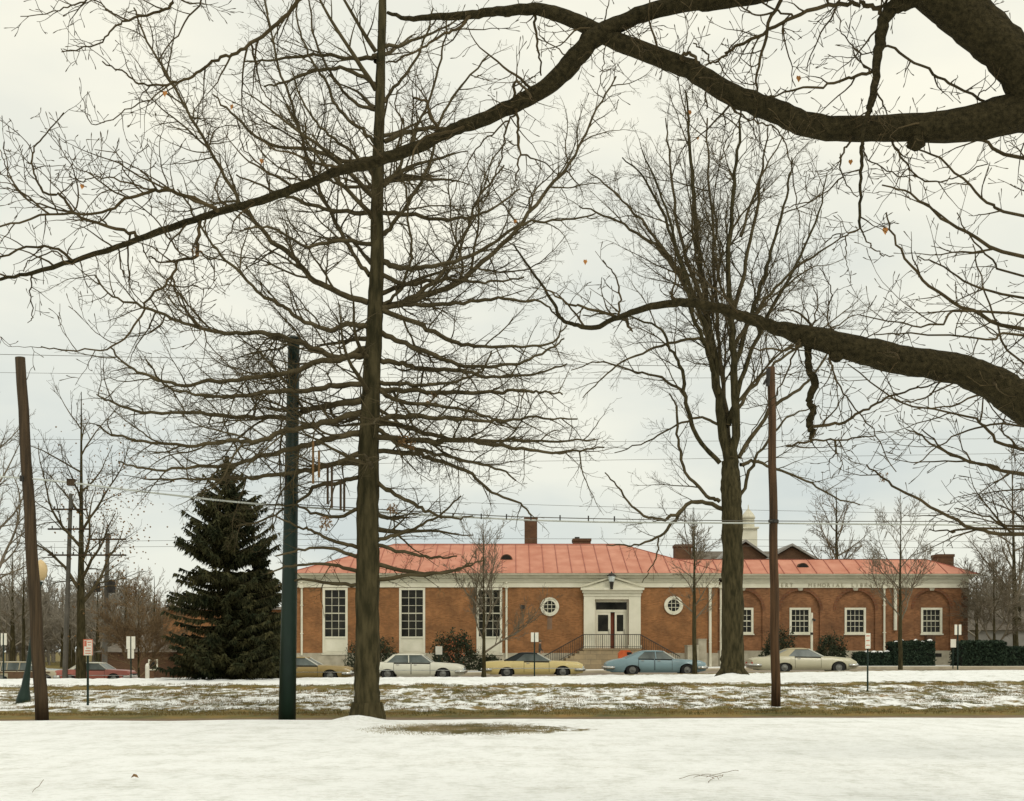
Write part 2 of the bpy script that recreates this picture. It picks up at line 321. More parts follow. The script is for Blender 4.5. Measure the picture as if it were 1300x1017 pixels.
def ground_mat():
    m = bpy.data.materials.new('snowy_grass'); m.use_nodes = True; t = m.node_tree; b = t.nodes['Principled BSDF']; L = t.links
    b.inputs['Roughness'].default_value = .8; b.inputs['Specular IOR Level'].default_value = .2
    def nd(ty, **k):
        n = t.nodes.new(ty)
        for a, c in k.items(): setattr(n, a, c)
        return n
    def mth(op, a, c, clamp=False):
        n = nd('ShaderNodeMath', operation=op, use_clamp=clamp)
        for i, v in enumerate((a, c)):
            if v is None: continue
            if isinstance(v, (int, float)): n.inputs[i].default_value = v
            else: L.new(v, n.inputs[i])
        return n.outputs[0]
    co = nd('ShaderNodeTexCoord'); sp = nd('ShaderNodeSeparateXYZ'); L.new(co.outputs['Object'], sp.inputs[0]); X, Y = sp.outputs['X'], sp.outputs['Y']
    xc = mth('MINIMUM', mth('MAXIMUM', X, -30.), 30.); pd = mth('SUBTRACT', Y, mth('ADD', mth('MULTIPLY', xc, .065), 27.55))
    def nz(scale, st, det=6, ro=.55):
        mp = nd('ShaderNodeMapping'); mp.inputs['Scale'].default_value = st; L.new(co.outputs['Object'], mp.inputs[0])
        n = nd('ShaderNodeTexNoise'); n.inputs['Scale'].default_value = scale; n.inputs['Detail'].default_value = det; n.inputs['Roughness'].default_value = ro; L.new(mp.outputs[0], n.inputs['Vector']); return n.outputs[0]
    # bare-ground threshold by distance from the path: higher = less snow
    rp = nd('ShaderNodeValToRGB'); e = rp.color_ramp; e.interpolation = 'LINEAR'
    pts = [(-28, .215), (-10, .245), (-3, .275), (-1.2, .27), (-.75, .36), (-.5, .95), (1.6, .93), (2.4, .60), (4, .485), (7, .475), (10, .495), (12.5, .475), (14.2, .58), (15.8, .55), (17.2, .38), (19, .31), (22, .36), (28, .34), (31, .56), (43.2, .3), (44, .50), (46, .36), (58, .42), (70, .63)]
    mn, mxx = -28., 70.
    e.elements[0].position = 0; e.elements[0].color = (pts[0][1],) * 3 + (1,); e.elements[1].position = 1; e.elements[1].color = (pts[-1][1],) * 3 + (1,)
    for a, c in pts[1:-1]:
        q = e.elements.new((a - mn) / (mxx - mn)); q.color = (c, c, c, 1)
    L.new(mth('DIVIDE', mth('SUBTRACT', pd, mn), mxx - mn), rp.inputs[0])
    n1 = nz(1.5, (1.25, .62, 1), 8, .68); n2 = nz(7, (1.2, .6, 1), 4, .6); n3 = nz(.22, (1, 1, 1), 2)
    nmix = mth('ADD', mth('ADD', mth('MULTIPLY', n1, .62), mth('MULTIPLY', n2, .22)), mth('MULTIPLY', n3, .16))
    # bare patch right of the oak
    ex = mth('DIVIDE', mth('ADD', X, .6), 3.2); ey = mth('DIVIDE', mth('SUBTRACT', Y, 23.2), 2.6)
    el = mth('ADD', mth('MULTIPLY', ex, ex), mth('MULTIPLY', ey, ey)); patch = mth('MULTIPLY', mth('SUBTRACT', 1., el, True), .30)
    thr = mth('ADD', rp.outputs[0], patch)
    cov = mth('MULTIPLY', mth('SUBTRACT', mth('ADD', nmix, .0), thr), 22.); 
    mr = nd('ShaderNodeMapRange'); mr.inputs['From Min'].default_value = -.7; mr.inputs['From Max'].default_value = 1.; L.new(cov, mr.inputs['Value'])
    snowf = mr.outputs[0]
    g = nd('ShaderNodeValToRGB'); e = g.color_ramp; e.elements[0].position = .32; e.elements[0].color = (.05, .052, .014, 1); e.elements[1].position = .68; e.elements[1].color = (.27, .16, .045, 1)
    q = e.elements.new(.5); q.color = (.155, .125, .034, 1); L.new(mth('ADD', mth('MULTIPLY', nz(2.3, (.5, 1, 1), 5), .6), mth('MULTIPLY', nz(.5, (1, 1, 1), 2), .4)), g.inputs[0])
    # worn tan path
    pm = nd('ShaderNodeMapRange'); pm.inputs['From Min'].default_value = .62; pm.inputs['From Max'].default_value = .40; ab = mth('ABSOLUTE', pd, None)
    L.new(mth('ADD', ab, mth('MULTIPLY', mth('SUBTRACT', n2, .5), .5)), pm.inputs['Value'])
    pc = nd('ShaderNodeValToRGB'); pc.color_ramp.elements[0].color = (.11, .075, .04, 1); pc.color_ramp.elements[1].color = (.24, .17, .10, 1); L.new(n2, pc.inputs[0])
    mg = nd('ShaderNodeMixRGB'); L.new(pm.outputs[0], mg.inputs[0]); L.new(g.outputs[0], mg.inputs[1]); L.new(pc.outputs[0], mg.inputs[2])
    sn = nd('ShaderNodeValToRGB'); sn.color_ramp.elements[0].position = .38; sn.color_ramp.elements[0].color = (.66, .675, .64, 1); sn.color_ramp.elements[1].position = .52; sn.color_ramp.elements[1].color = (.87, .885, .875, 1)
    L.new(mth('ADD', mth('MULTIPLY', n1, .5), mth('MULTIPLY', nz(14, (.35, 1, 1), 4, .7), .5)), sn.inputs[0])
    fl = nd('ShaderNodeMapRange'); fl.inputs['From Min'].default_value = .515; fl.inputs['From Max'].default_value = .64; fl.inputs['To Max'].default_value = .42; L.new(mth('ADD', mth('MULTIPLY', nz(26, (.45, .8, 1), 4, .75), .55), mth('MULTIPLY', nz(1.3, (.35, 1, 1), 6, .7), .45)), fl.inputs['Value'])
    fm = nd('ShaderNodeMixRGB'); fm.inputs[2].default_value = (.33, .31, .22, 1); L.new(fl.outputs[0], fm.inputs[0]); L.new(sn.outputs[0], fm.inputs[1]); sn = fm
    mm = nd('ShaderNodeMixRGB'); L.new(snowf, mm.inputs[0]); L.new(mg.outputs[0], mm.inputs[1]); L.new(sn.outputs[0], mm.inputs[2]); L.new(mm.outputs[0], b.inputs['Base Color'])
    bp = nd('ShaderNodeBump'); bp.inputs['Strength'].default_value = .9; bp.inputs['Distance'].default_value = .06
    L.new(mth('ADD', mth('ADD', mth('MULTIPLY', snowf, .35), mth('MULTIPLY', n2, .5)), mth('MULTIPLY', nz(25, (1, 1, 1), 3), .25)), bp.inputs['Height']); L.new(bp.outputs[0], b.inputs['Normal'])
    return m
tag(finish('ground', gv, gf, ground_mat(), None, True, (0, 0, 0)), kind='structure')
SX = [-1500, -400, -120, -60] + frange(-40, 40, 2) + [60, 120, 400, 1500]
def strip(name, y0, y1, zf, m, h=None):
    v = []; f = []
    for i, x in enumerate(SX):
        z = zf(x); v += [(x, y0, z), (x, y1, z)] + ([(x, y0, z - h), (x, y1, z - h)] if h else [])
    k = 4 if h else 2
    for i in range(len(SX) - 1):
        a = i * k; b = a + k; f.append((a, b, b + 1, a + 1))
        if h: f += [(a, a + 2, b + 2, b), (a + 1, b + 1, b + 3, a + 3)]
    return tag(finish(name, v, f, m, None, False, (0, 0, 0)), kind='structure')
def road_mat():
    m = mat('street_slush', (.13, .10, .075), (.30, .25, .20), .7, .9, bump=.2, stretch=(.12, 1, 1)); return m
strip('street', 60.2, 70.2, lambda x: zs(x), road_mat())
strip('kerb_near_side', 60.02, 60.2, lambda x: zs(x) + .14, M['kerb'], .16)
strip('kerb_far_side', 70.2, 70.38, lambda x: zs(x) + .14, M['kerb'], .16)
strip('pavement', 70.6, 73.4, lambda x: zs(x) + .145, M['kerb'], .03)

# grass blades poking through snow on the verge and along the path
random.seed(5)
def blades(n, xr, yr, hmin, hmax, cond, m, name):
    v = []; f = []
    while len(f) < n:
        x = random.uniform(*xr); y = random.uniform(*yr)
        if not cond(x, y): continue
        z = gz(x, y) - .005; h = random.uniform(hmin, hmax); w = random.uniform(.004, .010); a = random.uniform(0, 6.28); lx, ly = random.uniform(-.6, .6) * h, random.uniform(-.6, .6) * h
        b = len(v); v += [(x - w * math.cos(a), y - w * math.sin(a), z), (x + w * math.cos(a), y + w * math.sin(a), z), (x + lx, y + ly, z + h)]; f.append((b, b + 1, b + 2))
    return tag(finish(name, v, f, m, None, False, (0, 0, 0)), 'short brown and green grass poking through thin snow', 'grass', kind='stuff')
gm = mat('grass_blade', (.06, .065, .016), (.24, .15, .05), .9, .8)
def gc1(x, y):
    n = noise.noise(Vector((x * .5, y * .9, 1.3))); p = y - path_y(x)
    return (.75 < p < 2.3 and abs(x) < 18) or (p > 2.3 and n > .05 and abs(x) < 22)
blades(90000, (-22, 22), (28, 44), .03, .08, gc1, gm, 'verge_grass')
def gc2(x, y):
    n = noise.noise(Vector((x * .45, y * .8, 9))) + .5 * noise.noise(Vector((x * 1.7, y * 2.3, 4)))
    e = ((x + 1.0) / 2.3) ** 2 + ((y - 23.2) / 2.2) ** 2
    return (e < random.uniform(0, .9)) and abs(x) < y * .5
blades(14000, (-14, 14), (9.5, 26.8), .012, .028, gc2, mat('straw_blade', (.16, .14, .07), (.34, .27, .15), .9, .8), 'lawn_grass')

# ------------------------------------------------------------------ library building
DF = 80.0
def fx(p, D=DF): return (p - HX) / F * D
def fz(p, D=DF): return EYE + (HY - p) / F * D
LIB = thing('brick_library', 'long one-storey brick public building with red metal hip roof and cream trim', 'building', (0, 86, .3))
def wall_holes(mb, x0, x1, z0, z1, y, holes, dep):
    X = sorted({x0, x1} | {h[0] for h in holes} | {h[1] for h in holes}); Z = sorted({z0, z1} | {h[2] for h in holes} | {h[3] for h in holes})
    for i in range(len(X) - 1):
        for j in range(len(Z) - 1):
            cx, cz = (X[i] + X[i + 1]) / 2, (Z[j] + Z[j + 1]) / 2
            if any(h[0] < cx < h[1] and h[2] < cz < h[3] for h in holes): continue
            mb.quad((X[i], y, Z[j]), (X[i + 1], y, Z[j]), (X[i + 1], y, Z[j + 1]), (X[i], y, Z[j + 1]))
    for a, b, c, d in holes:
        mb.quad((a, y, c), (a, y + dep, c), (a, y + dep, d), (a, y, d)); mb.quad((b, y, c), (b, y, d), (b, y + dep, d), (b, y + dep, c))
        mb.quad((a, y, d), (a, y + dep, d), (b, y + dep, d), (b, y, d)); mb.quad((a, y, c), (b, y, c), (b, y + dep, c), (a, y + dep, c))
def window(x0, x1, z0, z1, y, cols, rows, panel=0, label=None, par=LIB, fw=.16, glass=None):
    """frame butts in its opening, proud of the wall; panes behind bars; optional blank panel below"""
    w = MB(); zz = z0 + panel
    w.box(x0, x0 + fw, y - .05, y + .14, z0, z1); w.box(x1 - fw, x1, y - .05, y + .14, z0, z1)
    w.box(x0 + fw, x1 - fw, y - .047, y + .14, z1 - fw, z1); w.box(x0 + fw, x1 - fw, y - .047, y + .14, zz, zz + fw * .8)
    o = w.build('window', M['paint'], par)
    if label: o['label'] = label
    gx0, gx1, gz0, gz1 = x0 + fw, x1 - fw, zz + fw * .8, z1 - fw
    MB().box(gx0, gx1, y + .10, y + .12, gz0, gz1).build('pane', glass or M['glass'], o)
    b = MB()
    for i in range(1, cols):
        xx = gx0 + (gx1 - gx0) * i / cols; b.box(xx - .018, xx + .018, y + .06, y + .09, gz0, gz1)
    for j in range(1, rows):
        z = gz0 + (gz1 - gz0) * j / rows; t = .04 if j * 2 == rows else .017; b.box(gx0, gx1, y + .045, y + .088 if t < .03 else y + .095, z - t, z + t)
    b.build('glazing_bars', M['paint2'], o)
    MB().box(x0 - .06, x1 + .06, y - .12, y + .0, z0 - .09, z0 - .004).build('sill', M['paint'], o)
    if panel:
        pnl = MB().box(x0 + fw, x1 - fw, y + .0, y + .1, z0, zz - .002); pnl.box(x0 + fw + .15, x1 - fw - .15, y - .02, y - .002, z0 + .15, zz - .15); pnl.build('panel', M['paint'], o)
    return o
EZ = fz(728.5, 79.4)                 # eaves
FB = fz(745.7)                       # bottom of frieze
MX0, MX1 = fx(376.5), fx(911)
FND = fz(829)                        # top of the stone base
GB = -.6
# main block
wins = [(fx(409.6), fx(441.4), fz(829.5), FB - .03), (fx(506.8), fx(539.8), fz(829.5), FB - .03), (fx(605), fx(637.5), fz(829.5), FB - .03)]
door = (fx(755), fx(798), fz(823), fz(761))
mb = MB(); wall_holes(mb, MX0, MX1, FND, FB + .4, DF, [(a, b, c, d) for a, b, c, d in wins] + [door], .3)
mb.quad((MX0, DF + 13.6, FND), (MX0, DF, FND), (MX0, DF, FB + .4), (MX0, DF + 13.6, FB + .4)); mb.quad((MX1, DF, FND), (MX1, DF + .6, FND), (MX1, DF + .6, FB + .4), (MX1, DF, FB + .4))
mb.quad((MX1, DF + 13.6, FND), (MX0, DF + 13.6, FND), (MX0, DF + 13.6, FB + .4), (MX1, DF + 13.6, FB + .4))
mb.build('wall', M['brick'], LIB, label if False else None) if False else mb.build('wall', M['brick'], LIB)
MB().box(MX0 - .05, MX1 + .05, DF - .05, DF + 13.6, GB, FND).build('stone_base', M['stone'], LIB)
for (a, b, c, d), cw in zip(wins, (4, 3, 3)):
    window(a, b, c, d, DF, 3, 6, panel=fz(809.5) - fz(829.5) - .05)
    k = MB(); xm = (a + b) / 2; k.prism([(xm - .5, FB + .32), (xm - .3, FB - .01), (xm + .3, FB - .01), (xm + .5, FB + .32)], DF - .15, DF - .10)
# frieze and cornice
def frieze(x0, x1, y, ret=0.):
    m_ = MB(); m_.box(x0 - .07, x1 + .07, y - .09, y + .3, FB, EZ - .28); o = m_.build('frieze', M['paint'], LIB)
    c = MB(); c.box(x0 - .12, x1 + .12, y - .16, y + .2, FB + .36, FB + .44)
    c.prism([(x0 - .5, EZ - .05), (x0 - .28, EZ - .27), (x1 + .28, EZ - .27), (x1 + .5, EZ - .05)], y - .30, y - .0)
    c.box(x0 - .55, x1 + .55, y - .55, y + .2, EZ - .05, EZ + .05); c.build('cornice', M['paint2'], LIB)
frieze(MX0, MX1, DF)
WX0, WX1, WD = MX1, fx(1228, 80.6), 80.6
# main hip roof
def hip(x0, x1, y0, y1, ze, r, zr, seamd=1.02, right=True, deck=False):
    m_ = MB()
    if deck: A = [(x0, y0, ze), (x1, y0, ze), (x1, y1, ze), (x0, y1, ze), (x0, y0 + r, zr), (x1 - r, y0 + r, zr), (x1 - r, y1 - r, zr), (x0, y1 - r, zr)]
    else: A = [(x0, y0, ze), (x1, y0, ze), (x1, y1, ze), (x0, y1, ze), (x0 + r, y0 + r, zr), (x1 - r, y0 + r, zr), (x1 - r, y1 - r, zr), (x0 + r, y1 - r, zr)]
    m_.add(A, [(0, 1, 5, 4), (1, 2, 6, 5), (2, 3, 7, 6), (3, 0, 4, 7), (4, 5, 6, 7), (0, 3, 2, 1)])
    o = m_.build('roof', M['roof'], LIB); s = MB(); sl = (zr - ze) / r
    x = x0 + .3
    while x < x1 - .2:
        t = min(1, (x1 - x) / r, (x - x0) / r if not deck else 1); h = .045; w = .022; dx = .0
        a = (x, y0 + .02, ze + .01); b = (x, y0 + r * t, ze + sl * r * t)
        s.add([(a[0] - w, a[1], a[2]), (a[0] + w, a[1], a[2]), (b[0] + w, b[1], b[2]), (b[0] - w, b[1], b[2]), (a[0] - w, a[1], a[2] + h), (a[0] + w, a[1], a[2] + h), (b[0] + w, b[1], b[2] + h), (b[0] - w, b[1], b[2] + h)],
              [(4, 5, 6, 7), (0, 4, 7, 3), (1, 2, 6, 5), (0, 1, 5, 4)])
        x += seamd
    s.tube([A[0], A[4]] if not deck else [A[4], A[5]], .05, 6); s.tube([A[1], A[5]], .05, 6); s.tube([A[4], A[5]], .05, 6)
    s.build('roof_seam', M['seam'], o); return o
RZ = fz(691, 86.2)
r1 = hip(MX0 - .55, MX1 + .55, DF - .6, DF + 13.4, EZ + .055, 6.8, RZ, .98)
# wing
mb = MB(); arches = [(943, 25), (1016, 25), (1086, 25), (1183, 23)]
SP = fz(773, WD); wh = []
for (c, r) in arches: wh.append((fx(c - 13.2, WD), fx(c + 13.8, WD), fz(804.5, WD), fz(771.5, WD)))
wall_holes(mb, WX0, WX1, fz(826, WD), FB + .4, WD + .12, wh, .2)
y = WD; xprev = WX0; zb_, zt_ = fz(826, WD), FB + .4
for (c, r) in arches:
    a, b = fx(c - r, WD), fx(c + r, WD); cx = (a + b) / 2; rr = (b - a) / 2; top = fz(749.5, WD); hz = top - rr
    mb.quad((xprev, y, zb_), (a, y, zb_), (a, y, zt_), (xprev, y, zt_)); n = 24; pv = None
    sb = fz(824, WD)
    for i in range(n):
        t0, t1 = math.pi * (1 - i / n), math.pi * (1 - (i + 1) / n)
        p0 = (cx + rr * math.cos(t0), hz + rr * math.sin(t0)); p1 = (cx + rr * math.cos(t1), hz + rr * math.sin(t1))
        mb.quad((p0[0], y, p0[1]), (p1[0], y, p1[1]), (p1[0], y, zt_), (p0[0], y, zt_)); mb.quad((p0[0], y, p0[1]), (p0[0], y + .12, p0[1]), (p1[0], y + .12, p1[1]), (p1[0], y, p1[1]))
    mb.quad((a, y, zb_), (a, y + .12, zb_), (a, y + .12, hz), (a, y, hz)); mb.quad((b, y, zb_), (b, y, hz), (b, y + .12, hz), (b, y + .12, zb_))
    xprev = b
    ar = MB()
    for i in range(n):
        t0, t1 = math.pi * (1 - i / n), math.pi * (1 - (i + 1) / n); ro = rr + .2
        q0 = [(cx + k * math.cos(t0), hz + k * math.sin(t0)) for k in (rr - .0, ro)]; q1 = [(cx + k * math.cos(t1), hz + k * math.sin(t1)) for k in (rr - .0, ro)]
        ar.add([(q0[0][0], y - .03, q0[0][1]), (q1[0][0], y - .03, q1[0][1]), (q1[1][0], y - .03, q1[1][1]), (q0[1][0], y - .03, q0[1][1]), (q0[1][0], y, q0[1][1]), (q1[1][0], y, q1[1][1]), (q0[0][0], y, q0[0][1]), (q1[0][0], y, q1[0][1])], [(0, 1, 2, 3), (3, 2, 5, 4), (0, 6, 7, 1)])
    ar.build('arch', M['arch'], LIB)
    MB().prism([(cx - .13, hz + rr - .02), (cx + .13, hz + rr - .02), (cx + .2, FB - .002), (cx - .2, FB - .002)], y - .06, y - .005).build('keystone', M['stone'], LIB)
mb.quad((xprev, y, zb_), (WX1, y, zb_), (WX1, y, zt_), (xprev, y, zt_))
mb.quad((WX1, WD, zb_), (WX1, WD + 12, zb_), (WX1, WD + 12, zt_), (WX1, WD, zt_)); mb.quad((WX1, WD + 12, zb_), (WX0, WD + 12, zb_), (WX0, WD + 12, zt_), (WX1, WD + 12, zt_))
mb.build('wing_wall', M['brick_w'], LIB)
for a, b, c, d in wh: window(a, b, c, d, WD + .12, 4, 4, fw=.15)
MB().box(WX0 + .05, WX1 + .05, WD - .05, WD + 12, GB, zb_).build('stone_base', M['stone'], LIB)
frieze(WX0 + .75, WX1, WD)
hip(WX0 - 2.5, WX1 + .55, WD - .6, WD + 12.6, EZ + .05, 2.7, fz(710.5, 82.7), 1.15, deck=True)
q = MB()
for i in range(15):
    z = zb_ + .05 + i * .34
    if z + .3 < FB: q.box(WX1 - (.42 if i % 2 else .26), WX1 + .03, WD - .03, WD + .3, z, z + .29)
q.build('corner_quoins', M['brick_d'], LIB)
# vents, chimneys
def vent(px, py, D, w):
    c = P(px, py, D); m_ = MB(); n = 12
    pl = [(c.x + w * math.cos(math.pi * i / n), c.z + w * .95 * math.sin(math.pi * i / n)) for i in range(n + 1)]
    m_.prism(pl[::-1], D, D + 2.); o = m_.build('roof_vent', M['brick_d'], LIB)
    MB().prism([(c.x + (a - c.x) * .8, c.z + (b - c.z) * .8 + .02) for a, b in pl][::-1], D - .02, D - .004).build('vent_opening', M['black'], o)
vent(1019.5, 722, 81.2, .44); vent(643, 711, 82.4, .45)
def chimney(x0, x1, y0, y1, D, dep=.9):
    a, b = fx(x0, D), fx(x1, D); z0, z1 = fz(y1, D) - .8, fz(y0, D)
    m_ = MB().box(a, b, D, D + dep, z0, z1 - .2); m_.box(a - .05, b + .05, D - .05, D + dep + .05, z1 - .2, z1); return m_.build('chimney', M['brick_d'], LIB)
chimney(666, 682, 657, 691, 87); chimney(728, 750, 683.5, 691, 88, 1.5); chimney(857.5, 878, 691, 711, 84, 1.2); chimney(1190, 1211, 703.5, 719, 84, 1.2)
MB().box(fx(730, 87.9), fx(736, 87.9), 88.1, 88.5, fz(684, 88), fz(681.5, 88)).build('chimney_pot', M['iron'], LIB)
# downspouts
def spout(px, y0, y1, D=DF, r=.075):
    x = fx(px, D); m_ = MB().tube([(x, D - .12, fz(y1)), (x, D - .12, fz(y0) - .1), (x, D - .3, fz(y0) + .12)], r, 8); m_.box(x - .14, x + .14, D - .28, D - .02, fz(y0) - .25, fz(y0) - .02)
    for f in (.3, .7): z = fz(y1) + (fz(y0) - fz(y1)) * f; m_.box(x - .1, x + .1, D - .22, D - .0, z, z + .06)
    return m_.build('downspout', M['paint'], LIB)
spout(383.5, 742, 832); spout(643, 742, 838); spout(901.2, 742, 848, r=.10); spout(914.5, 742, 846, 80.4); spout(1122, 742, 830, 80.6); spout(1136, 742, 800, 80.6, r=.12)
# round windows
for px, py in ((697.8, 770.3), (855, 768.6)):
    c = (fx(px), DF, fz(py)); ring = MB(); k = 28; ri, ro = .42, .66; vs = []
    for j in range(k):
        w = 2 * math.pi * j / k; cs, sn = math.cos(w), math.sin(w)
        vs += [(c[0] + ri * cs, DF - .002, c[2] + ri * sn), (c[0] + ri * cs, DF - .1, c[2] + ri * sn), (c[0] + ro * cs, DF - .1, c[2] + ro * sn), (c[0] + ro * cs, DF - .002, c[2] + ro * sn)]
    ring.add(vs, [(j * 4 + a, ((j + 1) % k) * 4 + a, ((j + 1) % k) * 4 + a + 1, j * 4 + a + 1) for j in range(k) for a in range(3)])
    for w in (0, 90, 180, 270):
        a = R(w); d = Vector((math.cos(a), math.sin(a))); ctr = Vector((c[0], c[2])) + d * .57; ring.box(ctr.x - .09, ctr.x + .09, DF - .13, DF - .102, ctr.y - .09, ctr.y + .09)
    o = ring.build('round_window', M['paint'], LIB)
    MB().lathe((c[0], DF - .03, c[2]), [(.42, 0), (.42, .025)], 28, 'y').build('pane', M['glass'], o)
    b = MB()
    for off in (-.14, .14): b.box(c[0] + off - .02, c[0] + off + .02, DF - .06, DF - .035, c[2] - .39, c[2] + .39); b.box(c[0] - .39, c[0] + .39, DF - .064, DF - .036, c[2] + off - .02, c[2] + off + .02)
    b.build('glazing_bars', M['paint2'], o)
MB().box(fx(694.8), fx(700.8), DF - .01, DF - .003, fz(799), fz(783)).build('wall_stain', mat('stained_brick', (.17, .11, .07), (.22, .14, .09), .9, 3), LIB)
MB().box(fx(661), fx(666), DF - .1, DF - .003, fz(773), fz(768)).build('wall_box', M['iron'], LIB)
# entrance
e = MB()
e.box(fx(741), fx(755) - .002, DF - .22, DF - .002, fz(823), fz(757)); e.box(fx(798) + .002, fx(813), DF - .22, DF - .002, fz(823), fz(757))
e.box(fx(741), fx(813), DF - .2, DF - .004, fz(761), fz(757) - .003)
e.box(fx(740), fx(756) - .002, DF - .27, DF - .225, fz(823), fz(819)); e.box(fx(797) + .002, fx(814), DF - .27, DF - .225, fz(823), fz(819))
e.box(fx(740.5), fx(813.5), DF - .26, DF - .0, fz(757), fz(753)); e.box(fx(739), fx(815), DF - .36, DF - .0, fz(753) + .002, fz(749.5)); e.box(fx(737), fx(817), DF - .5, DF - .0, fz(749.5) + .002, fz(746.5))
surround = e.build('door_surround', M['paint'], LIB)
pd_ = MB(); cx = fx(777); pd_.prism([(fx(739), fz(746.5) + .01), (fx(815), fz(746.5) + .01), (cx, fz(735.5))], DF - .24, DF - .1); pd_.build('pediment', M['paint'], surround)
rk = MB()
for s in (-1, 1):
    a = Vector((cx + s * 2.2, DF - .38, fz(746.5) + .03)); b = Vector((cx, DF - .38, fz(735) + .05)); u = Vector((0, 0, .12))
    rk.add([a, b, b + u, a + u, a + Vector((0, .14, 0)), b + Vector((0, .14, 0)), b + u + Vector((0, .14, 0)), a + u + Vector((0, .14, 0))], [(0, 1, 2, 3), (3, 2, 6, 7), (4, 7, 6, 5), (0, 4, 5, 1), (0, 3, 7, 4)])
rk.build('raking_cornice', M['paint2'], surround)
# doors
y = DF + .22; x0, x1, z0, z1 = door
MB().box(x0, x1, y + .35, y + .4, z0, z1).build('doorway_dark_sheet', M['black'], LIB)  # black sheet standing in for the unlit interior behind the open doors
tr = MB(); tr.box(x0, x1, y - .03, y + .06, fz(764.4), z1); tr.box(x0, x1, y - .03, y + .06, fz(777), fz(774)); tr.box(x0, x0 + .15, y - .03, y + .06, z0, fz(777)); tr.box(x1 - .15, x1, y - .03, y + .06, z0, fz(777)); tr.box(x0, x0 + .1, y - .03, y + .06, fz(774), fz(764.4)); tr.box(x1 - .1, x1, y - .03, y + .06, fz(774), fz(764.4))
tr = tr.build('door_frame', M['paint'], LIB); MB().box(x0 + .1, x1 - .1, y + .02, y + .04, fz(774), fz(764.4)).build('transom_pane', M['glass'], tr)
MB().box(fx(775.6), fx(780), y + .2, y + .25, z0, fz(778)).build('inner_door', mat('red_brown_door', (.14, .035, .015), (.2, .05, .02), .6, 3), LIB)
for a, b, ga, gb in ((757.8, 775.4, 759.3, 772.5), (780.8, 795.2, 783.3, 791.8)):
    d = MB(); X0, X1, G0, G1 = fx(a), fx(b), fx(ga), fx(gb); Z0, Z1, Y0, Y1 = z0, fz(777), fz(801.5), fz(780.5)
    d.box(X0, G0, y, y + .06, Z0, Z1); d.box(G1, X1, y, y + .06, Z0, Z1); d.box(G0, G1, y, y + .06, Z0, Y0); d.box(G0, G1, y, y + .06, Y1, Z1)
    o = d.build('door', M['paint'], LIB); MB().box(G0, G1, y + .02, y + .035, Y0, Y1).build('pane', M['glass'], o)
    MB().tube([(G1 + .05, y - .05, Y0 - .2), (G1 + .05, y - .05, Y0 + .15)], .015, 6).build('handle', M['iron'], o)
# lantern on the pediment
ln = thing('entrance_lantern', 'black lantern with pale glass fixed on the pediment above the entrance doors', 'lamp', (fx(776.5), DF - .6, fz(747)))
lx, ly = fx(776.5, 79.4), 79.4
MB().tube([(lx, ly, fz(748, 79.4)), (lx, ly, fz(742, 79.4)), (lx, ly, fz(738.5, 79.4))], [.09, .13, .16], 8).build('bracket', M['iron'], ln)
MB().tube([(lx, ly, fz(746.5, 79.4)), (lx, ly + .35, fz(746.5, 79.4))], .04, 6).build('wall_arm', M['iron'], ln)
MB().lathe((lx, ly, fz(738.4, 79.4)), [(.17, 0), (.25, .36), (.25, .38)], 8).build('lantern_glass', M['milk'], ln)
MB().lathe((lx, ly, fz(738.4, 79.4) + .382), [(.3, 0), (.3, .05), (.15, .18), (.05, .24), (.04, .32)], 8).build('cap', M['iron'], ln)
# lettering on the wing frieze
def lettering(txt, px, pitch):
    for i, ch in enumerate(txt):
        if ch == ' ': continue
        cu = bpy.data.curves.new('t', 'FONT'); cu.body = ch; cu.size = .36; cu.extrude = .015; cu.align_x = 'CENTER'
        o = bpy.data.objects.new('t', cu); COL.objects.link(o); bpy.context.view_layer.update()
        me = bpy.data.meshes.new_from_object(o); bpy.data.objects.remove(o); me.transform(__import__('mathutils').Matrix.Rotation(R(90), 4, 'X'))
        me.materials.clear(); me.materials.append(M['letter']); q = bpy.data.objects.new('letter', me); link(q, LIB)
        q.location = Vector((fx(px + i * pitch, WD), WD - .115, FB + .06)) - ORG[LIB.name]
M['letter'] = mat('letter_dark', (.33, .30, .21), (.38, .35, .25), .7, 4)
lettering('ERT', 992.5, 5.9); lettering('MEMORIAL', 1028, 5.85); lettering('LIBRARY', 1082, 5.6)
# wing details
MB().box(fx(1179), fx(1190), WD - .22, WD + .1, fz(815), fz(806.5)).build('air_conditioner', M['brick_d'], LIB)
bw = MB().box(fx(1182, WD), fx(1195, WD), WD - .07, WD - .052, fz(834, WD), fz(829.5, WD)); bw.build('basement_window', M['black'], LIB)
